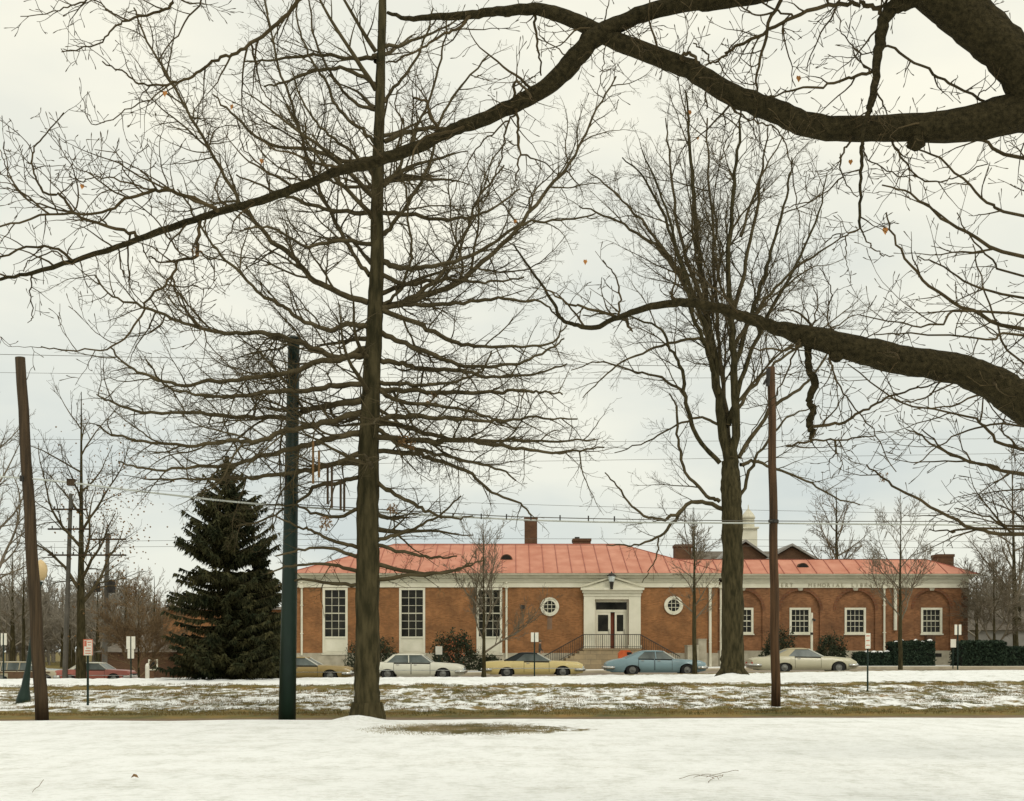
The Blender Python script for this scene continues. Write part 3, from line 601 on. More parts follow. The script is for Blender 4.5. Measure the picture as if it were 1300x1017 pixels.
# entrance stairs: landing with a flight down each side
st = thing('entrance_stairs', 'stone landing with a flight of steps on each side before the entrance doors', 'stairs', (fx(777), 78.5, .3))
LZ = fz(823, 79) - .02; Y0, Y1 = 77.2, DF - .06
gzs = zs(6) + .13
lnd = MB(); lnd.box(fx(741, 77.2), fx(813, 77.2), Y0, Y1, -.3, LZ - .1); lnd.box(fx(740, 77.2), fx(814, 77.2), Y0 - .06, Y1, LZ - .1, LZ); lnd.build('landing', M['ashlar'], st)
nst = 9
for s, xs_ in ((-1, fx(741, 77.2)), (1, fx(813, 77.2))):
    f = MB(); hh = (LZ - .25) / nst; ww = .30
    for i in range(nst): f.box(*sorted((xs_ + s * ww * i, xs_ + s * ww * (i + 1))), Y0 + .02, Y1, -.3, LZ - hh * (i + 1))
    f.build('steps', M['ashlar'], st)
    rl = MB(); xe = xs_ + s * ww * nst; top = .95
    for i in range(nst * 2 + 1):
        x = xs_ + s * ww * i / 2; z = LZ - hh * i / 2; rl.tube([(x, Y0 + .1, z - .1), (x, Y0 + .1, z + top)], .016, 5)
    rl.tube([(xs_, Y0 + .1, LZ + top), (xe, Y0 + .1, LZ - hh * nst + top)], .035, 6); rl.tube([(xs_, Y0 + .1, LZ + .12), (xe, Y0 + .1, LZ - hh * nst + .12)], .02, 6)
    rl.build('railing', M['iron'], st)
rl = MB(); a, b = fx(741, 77.2), fx(813, 77.2)
for i in range(31): x = a + (b - a) * i / 30; rl.tube([(x, Y0 + .08, LZ - .02), (x, Y0 + .08, LZ + .95)], .014 if i % 10 else .025, 5)
rl.tube([(a, Y0 + .08, LZ + .95), (b, Y0 + .08, LZ + .95)], .03, 6); rl.tube([(a, Y0 + .08, LZ + .12), (b, Y0 + .08, LZ + .12)], .018, 6); rl.build('railing', M['iron'], st)
pr = thing('concrete_pier', 'tall pale concrete pier beside the right end of the entrance steps', 'pier', (fx(891.5, 78), 78, .3)); MB().box(fx(886.6, 78), fx(897, 78), 78, 79, -.2, fz(812, 78)).box(fx(886, 78), fx(897.6, 78), 77.96, 79.04, fz(812, 78) + .002, fz(811, 78)).build('pier_block', M['stone'], pr)
pr = thing('concrete_pier', 'low pale concrete block left of the taller pier at the steps', 'pier', (fx(879, 78), 78, .3)); MB().box(fx(872, 78), fx(886, 78), 77.6, 79, -.2, fz(820, 78)).box(fx(871.4, 78), fx(886, 78) - .01, 77.56, 79.04, fz(820, 78) + .002, fz(819, 78)).build('pier_block', M['stone'], pr)
ob = thing('orange_bin', 'orange red bin with a dark opening at the foot of the landing wall', 'bin', (fx(794, 75), 75, .35))
MB().prism([(fx(785.5, 75), .3), (fx(803, 75), .3), (fx(803, 75), fz(829, 75)), (fx(799, 75), fz(825.5, 75)), (fx(789, 75), fz(825.5, 75)), (fx(785.5, 75), fz(829, 75))], 75, 75.7).build('bin_body', M['orange'], ob)
MB().box(fx(796, 75), fx(802, 75), 74.97, 74.997, fz(831.5, 75), fz(828, 75)).build('bin_opening', M['black'], ob)
# flag-pole-like white post
wp = thing('white_post', 'white painted post with dark band standing before the second wing window', 'post', (fx(1030.5, 78), 78, .5))
MB().tube([(fx(1030.5, 78), 78, .4), (fx(1030.5, 78), 78, fz(778, 78))], .085, 10).build('post_shaft', M['paint'], wp)
MB().tube([(fx(1030.5, 78), 78, fz(806, 78)), (fx(1030.5, 78), 78, fz(803, 78))], .10, 10).build('post_band', M['iron'], wp)
MB().tube([(fx(1030.5, 78), 77.8, fz(786, 78)), (fx(1034, 78), 77.8, fz(788, 78))], .08, 8).build('post_lamp', M['iron'], wp)

# ------------------------------------------------------------------ neighbouring buildings
def simple_house(name, label, x0, x1, D, dep, ztop, wall, roof, ridge=1.5, gable=False, wins=()):
    h = thing(name, label, 'building', ((x0 + x1) / 2, D + dep / 2, -.5)); m_ = MB()
    m_.box(x0, x1, D, D + dep, -1.5, ztop); m_.build('wall', wall, h)
    o = .35; r = MB()
    if gable: r.add([(x0 - o, D - o, ztop), (x1 + o, D - o, ztop), ((x0 + x1) / 2, D - o, ztop + ridge), (x0 - o, D + dep + o, ztop), (x1 + o, D + dep + o, ztop), ((x0 + x1) / 2, D + dep + o, ztop + ridge)], [(0, 1, 2), (5, 4, 3), (0, 2, 5, 3), (1, 4, 5, 2), (0, 3, 4, 1)])
    else: r.add([(x0 - o, D - o, ztop), (x1 + o, D - o, ztop), (x1 + o, D + dep + o, ztop), (x0 - o, D + dep + o, ztop), (x0 + ridge * 1.2, D + dep / 2, ztop + ridge), (x1 - ridge * 1.2, D + dep / 2, ztop + ridge)], [(0, 1, 5, 4), (1, 2, 5), (2, 3, 4, 5), (3, 0, 4), (0, 3, 2, 1)])
    r.build('roof', roof, h)
    for a, b, c, d in wins:
        w = MB(); w.box(a, b, D - .06, D - .003, c, d); w = w.build('window', M['paint'], h); MB().box(a + .1, b - .1, D - .08, D - .062, c + .1, d - .1).build('pane', M['glass'], w)
    return h
h = simple_house('brick_hall', 'plain flat-topped brick building standing behind the tall spruce', fx(207, 90), fx(384, 90), 90, 14, fz(774, 90), M['brick'], M['shingle'], .5)
xx = fx(195, 84)
simple_house('brick_outbuilding', 'low brick building with brown roof behind the tan bush and red car', fx(128, 84), fx(206, 86), 84, 9, fz(828, 84), M['brick_d'], M['shingle'], 1.4, wins=[(xx - .38, xx + .32, .15, .95)])
simple_house('grey_house', 'grey house with long dull roof beyond the clipped hedge far right', fx(1238, 120), fx(1360, 120), 120, 12, fz(800, 120), M['grey'], M['shingle'], 3.)
# hall with gables and cupola behind
H = thing('gabled_hall', 'brick hall with two small gables and a white cupola showing above the wing roof', 'building', (fx(985, 110), 116, 0)); DG = 110
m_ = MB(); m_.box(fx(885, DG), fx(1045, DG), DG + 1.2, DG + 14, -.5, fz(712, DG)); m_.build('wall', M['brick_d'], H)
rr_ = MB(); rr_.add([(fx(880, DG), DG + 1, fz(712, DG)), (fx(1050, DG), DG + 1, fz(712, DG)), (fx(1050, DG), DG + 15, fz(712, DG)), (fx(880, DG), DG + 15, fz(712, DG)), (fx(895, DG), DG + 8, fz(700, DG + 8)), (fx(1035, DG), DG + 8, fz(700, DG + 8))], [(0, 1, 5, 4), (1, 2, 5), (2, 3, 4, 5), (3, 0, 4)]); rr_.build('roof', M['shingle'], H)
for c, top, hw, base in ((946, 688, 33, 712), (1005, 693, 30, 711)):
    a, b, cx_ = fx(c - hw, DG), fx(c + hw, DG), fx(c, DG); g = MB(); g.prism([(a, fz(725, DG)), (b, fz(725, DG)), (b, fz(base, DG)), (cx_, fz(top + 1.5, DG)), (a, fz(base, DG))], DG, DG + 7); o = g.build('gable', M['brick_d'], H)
    k = MB()
    for s in (-1, 1):
        p = Vector((cx_ + s * (b - cx_ + .3), 0, fz(base, DG) - .15)); t = Vector((cx_, 0, fz(top, DG)))
        k.add([(p.x, DG - .35, p.z), (t.x, DG - .35, t.z), (t.x, DG - .35, t.z + .22), (p.x, DG - .35, p.z + .22), (p.x, DG + 7, p.z), (t.x, DG + 7, t.z), (t.x, DG + 7, t.z + .22), (p.x, DG + 7, p.z + .22)], [(0, 1, 2, 3), (3, 2, 6, 7), (0, 4, 5, 1), (4, 7, 6, 5)])
    k.build('verge_board', M['grey'], o)
cz = fz(700, DG + 4); cxx = fx(950, DG + 4); cu = MB()
cu.box(cxx - .75, cxx + .75, DG + 3.3, DG + 4.8, cz - 1, fz(672, DG + 4)); cu.box(cxx - .9, cxx + .9, DG + 3.1, DG + 4.95, fz(672, DG + 4), fz(670, DG + 4)); cu = cu.build('cupola', M['paint'], H)
MB().lathe((cxx, DG + 4, fz(670, DG + 4)), [(.62, 0), (.62, .9), (.7, .92), (.7, 1.05), (.5, 1.4), (.2, 1.75), (.06, 1.9), (.03, 2.3)], 12).build('dome', M['paint2'], cu, smooth=False)

# ------------------------------------------------------------------ cars
def interp(pts, x):
    for (a, za), (b, zb) in zip(pts, pts[1:]):
        if x <= b: return za + (zb - za) * max(0, (x - a)) / (b - a)
    return pts[-1][1]
def car(name, label, cat, X, Y, Z, s, L=5.3, Wd=1.98, wx=(-1.55, 1.5), Rt=.34, top=None, gh=None, rz=1.38, body=None, roof=None, cw=(.5, .35), bp=True, doors=((-.55, .95),), trim=True, wag=None, rz_=0):
    root = thing(name, label, cat, (X, Y, Z), None, rz_)
    hl = L / 2; zb = .20; st = sorted(set([round(-hl + L * i / 40, 4) for i in range(41)] + [round(c + .41 * math.cos(math.pi * k / 12), 4) for c in wx for k in range(13)]))
    def sec(x, grow=0.):
        e = abs(x) / hl; hw = Wd / 2 * (1 - .10 * e ** 5) + grow; zt = interp(top, x); lo = zb + .10 * e ** 8
        ar = 0
        for c in wx:
            dx = abs(x - c)
            if dx < .41: ar = Rt + math.sqrt(.41 ** 2 - dx * dx) * (.62 if c < 0 else .80)
        l1 = max(lo, ar); l2 = max(lo + .13, ar + .004); ms = zt - .1; mid = max(l2 + .006, lo + (ms - lo) * .55); ms = max(ms, mid + .01)
        return [(hw * .9, l1), (hw * .985, l2), (hw, mid), (hw * .965, ms), (hw * .88, zt - .015), (hw * .6, zt + .012), (0, zt + .025)]
    vs = []; fs = []; n = 14
    for x in st:
        c = sec(x); ring = [(x, -y, z) for y, z in c] + [(x, y, z) for y, z in c[-2::-1]]; vs += ring
    n = len(ring)
    for i in range(len(st) - 1):
        fs += [(i * n + j, i * n + (j + 1) % n, (i + 1) * n + (j + 1) % n, (i + 1) * n + j) for j in range(n)]
    fs += [tuple(range(n))[::-1], tuple(range((len(st) - 1) * n, len(st) * n))]
    bd = finish('body', vs, fs, body, root, True, (0, 0, 0))
    em = bd.modifiers.new('es', 'EDGE_SPLIT'); em.split_angle = R(38)
    MB().box(-hl + .35, hl - .35, -Wd / 2 + .32, Wd / 2 - .32, .2, .62).build('underbody', M['black'], root, local=True)
    # doors: shell lifted off the body with a dark gap behind it
    for d0, d1 in doors:
        for sgn in (-1, 1):
            for grow, m_, ins, nm in ((.003, M['black'], 0, 'door_gap'), (.009, body, .02, 'door')):
                v = []; f = []; k = 8
                for i in range(k + 1):
                    x = d0 + ins + (d1 - d0 - 2 * ins) * i / k; c = sec(x, grow)
                    pl = [(c[0][0] + .0, c[0][1] + .03 + ins), c[1], c[2], c[3], (c[4][0], c[4][1] - ins)]
                    v += [(x, sgn * y, z) for y, z in pl]
                f = [(i * 5 + j, i * 5 + j + 1, (i + 1) * 5 + j + 1, (i + 1) * 5 + j) for i in range(k) for j in range(4)]
                if sgn < 0: f = [t[::-1] for t in f]
                o = finish(nm, v, f, m_, root if nm == 'door' else bd, True, (0, 0, 0))
                if nm == 'door':
                    x = d0 + .2; c = sec(x); MB().box(x - .06, x + .1, *sorted((sgn * (c[3][0] + .005), sgn * (c[3][0] + .04))), c[3][1] - .03, c[3][1]).build('handle', M['chrome'], o, local=True)
    # greenhouse
    rb, rt, ft, fb = gh; zb1 = interp(top, rb) + .0; zb2 = interp(top, fb) + .0; hb, ht = Wd / 2 * .85, Wd / 2 * .66; zr = rz - .05
    G = [(rb, -hb, zb1), (fb, -hb, zb2), (fb - .05, hb, zb2), (rb, hb, zb1), (rt, -ht, zr), (ft, -ht, zr), (ft, ht, zr), (rt, ht, zr)]; G[2] = (fb, hb, zb2)
    MB().add(G, [(0, 1, 5, 4), (1, 2, 6, 5), (2, 3, 7, 6), (3, 0, 4, 7), (4, 5, 6, 7)]).build('windows', M['carglass'], root, local=True)
    rf = []; ff = []; K = 8
    for i in range(K + 1):
        x = rt - .06 + (ft - rt + .12) * i / K; e = abs(2 * i / K - 1); z = rz - .045 * e ** 3; h = ht + .02 - .05 * e ** 4
        rf += [(x, -h, z - .06), (x, -h * .96, z - .02), (x, -h * .6, z + .01), (x, h * .6, z + .01), (x, h * .96, z - .02), (x, h, z - .06)]
    ff = [(i * 6 + j, i * 6 + j + 1, (i + 1) * 6 + j + 1, (i + 1) * 6 + j) for i in range(K) for j in range(5)] + [(i * 6 + 5, i * 6, (i + 1) * 6, (i + 1) * 6 + 5) for i in range(K)] + [tuple(range(6))[::-1], tuple(range(K * 6, K * 6 + 6))]
    ff = [t[::-1] for t in ff]
    finish('roof', rf, ff, roof or body, root, True, (0, 0, 0))
    for sgn in (-1, 1):
        pl = MB()
        A = lambda x, t, o=.012: (x, sgn * (hb + (ht - hb) * t + o), (zb1 if x < 0 else zb2) + (zr - (zb1 if x < 0 else zb2)) * t)
        a0, a1, a2, a3 = A(rb, 0), A(rb + cw[0], 0), A(rt + cw[1], 1), A(rt, 1); a1 = (a1[0], a1[1], zb1)
        pl.quad(*((a0, a1, a2, a3) if sgn < 0 else (a3, a2, a1, a0)))
        wp_ = MB().tube([G[1 if sgn < 0 else 2], G[5 if sgn < 0 else 6]], .034, 5); wp_.build('windscreen_pillar', M['bright'], root, local=True); pl.tube([G[0 if sgn < 0 else 3], G[4 if sgn < 0 else 7]], .03, 5)
        pl.tube([(rt, sgn * (ht + .01), zr), (ft, sgn * (ht + .01), zr)], .025, 5)
        if bp:
            xb = (rt + ft) / 2 + (.05 if bp is True else bp); pl.tube([(xb + .03, sgn * (hb + .006), (zb1 + zb2) / 2 - .02), (xb, sgn * (ht + .01), zr)], .032, 5)
        if wag:
            for xw in wag: pl.tube([(xw, sgn * (hb + .006), (zb1 + zb2) / 2), (xw, sgn * (ht + .01), zr)], .035, 5)
        pl.build('side_pillars', roof or body, root, local=True)
    # trim, bumpers, lights
    zf, zr_ = interp(top, hl), interp(top, -hl)
    if trim:
        for sgn in (-1, 1):
            t = MB()
            for i in range(20):
                x0, x1 = -hl + .25 + (L - .5) * i / 20, -hl + .25 + (L - .5) * (i + 1) / 20; c0, c1 = sec(x0)[2], sec(x1)[2]
                zz = .52; t.quad((x0, sgn * (c0[0] + .013), zz), (x1, sgn * (c1[0] + .013), zz), (x1, sgn * (c1[0] + .013), zz + .03), (x0, sgn * (c0[0] + .013), zz + .03))
            t.build('side_trim', M['chrome'], root, local=True)
    for sgn, nm in ((1, 'front'), (-1, 'rear')):
        b = MB(); xe = sgn * (hl + .06); w = Wd / 2 * .93
        b.tube([(sgn * (hl - .45), -w - .05, .46), (sgn * (hl - .1), -w - .03, .46), (xe, -w * .8, .46), (xe + sgn * .03, 0, .46), (xe, w * .8, .46), (sgn * (hl - .1), w + .03, .46), (sgn * (hl - .45), w + .05, .46)], .085, 8)
        b.build('bumper', M['chrome'], root, smooth=True, local=True)
    g = MB().box(hl - .03, hl + .015, -.55, .55, zf - .26, zf - .08); g.build('grille', M['iron'], root, local=True)
    for yy in (-.72, .72):
        hh = MB()
        for k in (-.1, .1): hh.tube([(hl - .05, yy + k * .9, zf - .17), (hl + .035, yy + k * .9, zf - .17)], .075, 10)
        hh.build('headlight', M['milk'], root, smooth=False, local=True)
        MB().box(-hl - .03, -hl + .03, yy - .15, yy + .15, zr_ - .24, zr_ - .12).build('tail_light', M['red'], root, local=True)
    for xw in wx:
        for sgn in (-1, 1):
            yy = sgn * (Wd / 2 - .16)
            w = MB(); w.lathe((xw, yy, Rt), [(Rt * .6, -.1), (Rt * .93, -.105), (Rt, -.07), (Rt, .07), (Rt * .93, .105), (Rt * .6, .1)], 24, 'y'); w = w.build('wheel', M['tyre'], root, smooth=False, local=True)
            hc = MB(); o = sgn * .108; hc.lathe((xw, yy + o, Rt), [(Rt * .52, -.008 * sgn), (Rt * .5, .004 * sgn), (Rt * .4, -.0 * sgn), (Rt * .2, .012 * sgn), (.02, .025 * sgn)], 20, 'y'); hc.build('hubcap', M['hub'], w, local=True)
    return root
def at(px, D): return (px - HX) / F * D
DC = 61.3; sp_ = lambda px: (px - HX) / F * 60.4
cwhite = paint('white_car_paint', (.66, .65, .54)); cyel = paint('yellow_car_paint', (.70, .56, .24)); cblk = paint('black_vinyl', (.03, .035, .035), True)
cblue = paint('blue_car_paint', (.20, .30, .33)); cbei = paint('beige_car_paint', (.48, .45, .32)); cbeir = paint('beige_vinyl', (.42, .37, .24), True)
cgold = paint('gold_car_paint', (.28, .20, .07)); cred = paint('red_car_paint', (.36, .11, .08)); cwag = paint('tan_car_paint', (.42, .37, .25)); cwood = mat('wood_panel', (.10, .06, .035), (.15, .09, .05), .5, 3); cpale = paint('pale_blue_car_paint', (.30, .38, .40))
def px2m(px): return (px - HX) / F * 60.4
# white sedan: wheels 492/562 -> centre 527
x = px2m(526); car('parked_car', 'white four-door sedan parked at the kerb just right of the oak trunk', 'car', x, DC, zs(x), 1, 5.25, wx=(px2m(492) - x, px2m(562.3) - x), top=[(-2.63, .86), (-2.4, .93), (-1.6, .95), (.9, .94), (1.6, .90), (2.3, .85), (2.63, .74)], gh=(-1.62, -1.12, .36, .93), rz=1.40, body=cwhite, cw=(.16, .12), doors=((-1.1, -.18), (-.16, .85)))
x = px2m(677); car('parked_car', 'pale yellow two-door car with black vinyl roof parked left of the entrance steps', 'car', x, DC, zs(x), 1, 5.3, wx=(px2m(643.5) - x, px2m(714.5) - x), top=[(-2.65, .82), (-2.4, .88), (-1.5, .93), (.8, .92), (1.6, .90), (2.4, .85), (2.65, .74)], gh=(-1.55, -.75, .22, .95), rz=1.37, body=cyel, roof=cblk, cw=(.62, .32), bp=False, doors=((-.5, .85),))
x = px2m(833); car('parked_car', 'light blue sedan with pointed tail parked before the entrance steps', 'car', x, DC, zs(x), 1, 5.3, wx=(px2m(803) - x, px2m(872.5) - x), top=[(-2.65, .66), (-2.55, .76), (-2.2, .87), (-1.5, .97), (.8, .93), (1.6, .88), (2.4, .82), (2.65, .72)], gh=(-1.62, -.72, .42, 1.0), rz=1.37, body=cblue, cw=(.62, .16), bp=.12, doors=((-.95, -.1), (-.08, .85)), trim=False)
x = px2m(1022); car('parked_car', 'beige fastback coupe parked beyond the reddish wooden pole', 'car', x, DC, zs(x), 1, 5.55, wx=(px2m(996) - x, px2m(1065) - x), top=[(-2.78, .74), (-2.6, .84), (-1.8, .90), (-1.2, .95), (.7, .92), (1.6, .90), (2.5, .82), (2.78, .66)], gh=(-1.6, -.72, .25, 1.0), rz=1.37, body=cbei, roof=cbeir, cw=(.72, .28), bp=False, doors=((-.55, .85),), trim=False)
x = px2m(383); car('parked_car', 'olive gold hardtop parked between the green steel pole and the oak trunk', 'car', x, DC, zs(x), 1, 5.2, wx=(px2m(350) - x, px2m(419) - x), top=[(-2.6, .78), (-2.4, .86), (-1.5, .90), (.8, .89), (1.6, .87), (2.3, .82), (2.6, .70)], gh=(-1.55, -.8, .15, .85), rz=1.34, body=cgold, roof=cgold, cw=(.5, .3), bp=False, doors=((-.5, .85),))
D = 75; x = at(123, D); zg = -.55
car('parked_car', 'dull red hardtop with white roof parked left of the double street sign', 'car', x, D, zs(x) + .15, 1, 5.0, wx=(-1.45, 1.42), top=[(-2.5, .80), (-2.3, .88), (-1.4, .92), (.8, .92), (1.6, .88), (2.3, .84), (2.5, .72)], gh=(-1.5, -.9, .35, .95), rz=1.38, body=cred, roof=cwhite, cw=(.3, .25), bp=False, doors=((-.5, .85),))
x = at(31, D)
wgn = car('parked_car', 'tan station wagon with wood-coloured sides behind the leaning wooden pole', 'car', x, D, zs(x) + .15, 1, 5.5, wx=(-1.1, 1.75), top=[(-2.75, .90), (-2.5, .95), (.9, .94), (1.6, .90), (2.5, .84), (2.75, .72)], gh=(-2.5, -2.3, .55, 1.15), rz=1.47, body=cwag, cw=(.1, .1), doors=((-1.15, -.1), (-.08, .95)), wag=(-1.2, .0))
m_ = MB()
for s in (-1, 1): m_.box(-2.2, 2.1, *sorted((s * 1.0, s * 1.012)), .74, .82) ; m_.box(-.65, 1.25, *sorted((s * 1.0, s * 1.012)), .38, .74)
m_.build('wood_side_panel', cwood, wgn, local=True)
x = at(40, 80); car('parked_car', 'pale blue sedan mostly hidden behind the tan station wagon', 'car', x, 79.5, zs(x) + .15, 1, 5.2, wx=(-1.5, 1.5), top=[(-2.6, .82), (-2.3, .9), (.9, .93), (1.6, .90), (2.4, .86), (2.6, .74)], gh=(-1.5, -1.0, .3, .9), rz=1.38, body=cpale)
# ------------------------------------------------------------------ poles, lamps, signs
gp = thing('steel_pole', 'tall dark green steel pole standing between the spruce and the oak trunk', 'pole', P(364.5, 913, 26.9))
a = P(364.5, 914.5, 26.9); b = P(373.2, 431, 26.9)
MB().tube([a, a.lerp(b, .5), b], [.205, .17, .135], 20).build('pole_shaft', M['green'], gp, smooth=True)
MB().tube([b, b + Vector((0, 0, .05))], [.15, .13], 20).build('pole_cap', M['green'], gp)
MB().tube([P(362.8, 590, 26.6), P(362.8, 620, 26.6)], .03, 6).build('cable_clamp', M['iron'], gp)
def wpole(label, base, top, r0, r1, m_, D, nm='wooden_pole'):
    t = thing(nm, label, 'pole', P(*base, D)); a = P(base[0], base[1] + 2, D); b = P(*top, D); pts = [a.lerp(b, i / 14) for i in range(15)]
    for i in range(1, 14): pts[i] = pts[i] + Vector((.012 * math.sin(i * 1.7), 0, 0))
    MB().tube(pts, [r0 + (r1 - r0) * i / 14 for i in range(15)], 14).build('pole_shaft', m_, t, smooth=True); return t
lp = wpole('leaning brown wooden pole at the far left beside the green lamp post', (53.5, 913), (25.5, 454), .155, .115, M['wood'], 27)
MB().tube([P(27.6, 604, 26.8), P(27.6, 611, 26.8)], .05, 6).build('cable_clamp', M['iron'], lp)
rpole = wpole('reddish brown wooden pole standing before the beige coupe and wing', (985, 895), (979, 466), .125, .10, M['woodr'], 30.5)
m_ = MB().tube([P(975.5, 468, 30.3), P(974.8, 490, 30.3)], [.06, .045], 8); m_.tube([P(975, 478, 30.3), P(969.5, 488, 30.3)], .035, 6); m_.build('insulator_bracket', M['iron'], rpole)
MB().tube([P(982, 664, 30.5), P(982, 660, 30.5)], .14, 8).build('cable_clamp', M['iron'], rpole)
# lamp post
lm = thing('lamp_post', 'green lamp post with amber globe leaning behind the left wooden pole', 'street lamp', P(30, 893, 34))
b0 = P(29, 894, 34); b1 = P(51, 738, 34); ax = (b1 - b0)
pts = [b0 + ax * t for t in (0, .05, .08, .14, .22, .27, .3, .6, .96, 1)]
MB().tube(pts, [.21, .20, .17, .12, .10, .085, .075, .06, .045, .09], 12).build('lamp_shaft', M['green'], lm, smooth=True)
gc = P(51.5, 724, 34); MB().lathe((gc.x, gc.y, gc.z - .30), [(.10, 0), (.17, .12), (.20, .3), (.18, .45), (.10, .56), (.02, .62)], 16).build('lamp_globe', M['globe'], lm, smooth=True)
def sign(label, px, top, base, D, plates, pr_=.03, lines=None, cat='sign', grp=None, postx=None):
    t = thing('street_sign', label, cat, P(px, base, D), grp)
    MB().tube([P(px, base + 3, D), P(px, top + 2, D)], pr_, 8).build('sign_post', M['green'], t)
    for x0, x1, y0, y1 in plates:
        a, b = P(x0, y1, D), P(x1, y0, D); p = MB().box(a.x, b.x, D - .05, D - .035, a.z, b.z); p = p.build('sign_plate', M['sign'], t)
        if lines:
            w, h = b.x - a.x, b.z - a.z
            for fx0, fx1, fz0, fz1, mm in lines:
                MB().box(a.x + w * fx0, a.x + w * fx1, D - .054, D - .051, a.z + h * fz0, a.z + h * fz1).build('sign_marking', mm, p)
    return t
SL = [(.0, .08, 0, 1, M['signred']), (.92, 1., 0, 1, M['signred']), (.08, .92, .94, 1, M['signred']), (.12, .36, .55, .9, M['signred']), (.45, .85, .78, .84, M['signred']), (.5, .8, .62, .67, M['signred']), (.3, .8, .42, .47, M['signred']), (.2, .8, .25, .31, M['signred']), (.2, .8, .1, .15, M['signred'])]
sign('white parking sign with red lettering on a dark green post at the left verge', 111.5, 813, 897, 32.6, [(106.5, 118.5, 811.5, 832)], .035, SL)
sign('double white street sign behind the red hardtop, left of the spruce', 166.3, 808, 860, 61, [(160.8, 165.6, 808, 824), (167.2, 172, 808, 824), (162.3, 165.6, 824.2, 836), (167.2, 170.5, 824.2, 836)], .04)
sign('narrow double white sign at the left frame edge by the station wagon', 4.5, 804, 862, 61, [(1.5, 3.8, 804, 819), (5.6, 9, 804, 819)], .04)
sign('small white notice by the shrubs behind the white sedan', 557, 820, 853, 64, [(553, 561.5, 820.5, 831)], .025)
sign('double white sign on green post before the yellow car', 678.5, 802, 858, 58.5, [(674, 678, 803, 815), (679.2, 683.6, 803, 815)], .035)
sign('narrow white and pink parking sign on green post at the right verge', 1101.5, 804, 884, 38.5, [(1098, 1104.5, 804, 823.5)], .03, [(.15, .85, .8, .86, M['signred']), (.15, .85, .5, .55, M['signred']), (.15, .85, .2, .25, M['signred'])])
sign('double white sign on tall green post beside the clipped hedge at right', 1215.8, 793, 849, 62, [(1211.5, 1214.8, 793, 806), (1216.8, 1220, 793, 806)], .04)
sign('small white sign on short post just left of the double sign by the hedge', 1209.8, 811, 846, 64, [(1206.5, 1213.3, 811.5, 822)], .03)
wpst = thing('bollard', 'short white bollard standing right of the double sign by the tan bush', 'bollard', P(187, 862, 66)); MB().lathe(P(187, 864, 66), [(.12, 0), (.12, .85), (.09, .95), (.03, 1.0)], 12).build('bollard_post', M['sign'], wpst)
# utility poles in the left background
def upole(label, base, top, D, arms, r=.15, box=None, trans=()):
    t = thing('utility_pole', label, 'utility pole', P(*base, D)); MB().tube([P(base[0], base[1] + 10, D), P(*top, D)], [r * 1.15, r * .8], 10).build('pole_shaft', M['wire'], t)
    for (x0, x1, yy) in arms:
        a = MB(); a.box(P(x0, yy, D).x, P(x1, yy, D).x, D - .2, D - .08, P(0, yy + 1, D).z, P(0, yy - 1, D).z); a = a.build('crossarm', M['wood'], t); ins = MB()
        for k in range(4): xx = P(x0 + (x1 - x0) * (k + .4) / 4, 0, D).x; ins.lathe((xx, D - .14, P(0, yy - 1, D).z), [(.03, 0), (.05, .1), (.03, .16)], 8)
        ins.build('insulators', M['iron'], a)
    for (x0, x1, y0, y1) in trans:
        c = P((x0 + x1) / 2, y1, D); MB().lathe((c.x, D - .4, c.z), [((x1 - x0) / 2 * D / F, 0), ((x1 - x0) / 2 * D / F, (y1 - y0) * D / F), (.1, (y1 - y0) * D / F + .1)], 14).build('transformer', M['iron'], t)
    return t
upole('tall utility pole with three crossarms left of the bare sycamore', (82, 862), (90, 627), 74, [(66, 112, 647), (62, 116, 672), (62, 116, 705)])
upole('utility pole with two crossarms and dark transformers right of the sycamore', (132, 862), (137, 677), 80, [(112, 161, 685), (112, 161, 705)], .17, trans=[(121.5, 130, 739, 752), (139, 149, 738, 753)])
# dark box on the pale cable
# wires
def wire(label, pts, r, m_, grp=None, cat='wire', nm='utility_wire', sp=None):
    q = cat_rom([tuple(P(*p)) for p in pts], 10); o = MB().tube([Vector(a) for a in q], r, 5).build(nm, m_, None); tag(o, label, cat, grp)
    return o
wire('thick pale cable running from the leaning pole past the green pole to the reddish pole', [(-180, 600, 27), (28, 607, 27), (200, 626.5, 27), (364, 642.5, 27), (690, 661, 29), (982, 664.5, 30.5), (1400, 668, 34)], .022, M['cable'])
o = wire('dark spacer cable running right from the green pole above the roof', [(364, 640, 27), (560, 651, 28), (690, 657, 29), (982, 661.5, 30.4), (1400, 662, 34)], .012, M['wire'])
m_ = MB()
for px in (575, 611, 643, 674, 711, 747, 780): D = 27 + (px - 364) / 618 * 3.4; m_.box(P(px - .8, 0, D).x, P(px + .8, 0, D).x, D - .02, D + .02, P(0, 662 - (782 - px) * .017, D).z, P(0, 655.5 - (782 - px) * .02, D).z)
m_.build('wire_spacers', M['iron'], o)
G = 'thin overhead wires strung along the street'
for i, (a, b, c, D) in enumerate([(446, 462, 470, 66), (470.5, 480, 476, 66), (556, 561, 555, 68), (597, 586, 572, 68), (690, 684, 690, 70), (697, 692, 698, 72), (606, 640, 658, 69)]):
    wire(['highest thin wire crossing the sky at the top of the leaning pole', 'second thin wire just below the highest one at the leaning pole', 'thin wire crossing the sky midway up the reddish pole', 'thin wire below the midway wire, dipping to the left', 'thin wire just above the red roof ridge line', 'lowest thin wire running level with the red roof', 'thin wire sloping down to the right behind the pale cable'][i], [(-200, a, D), (650, b, D), (1500, c, D)], .011 if i else .016, M['wire'], G)
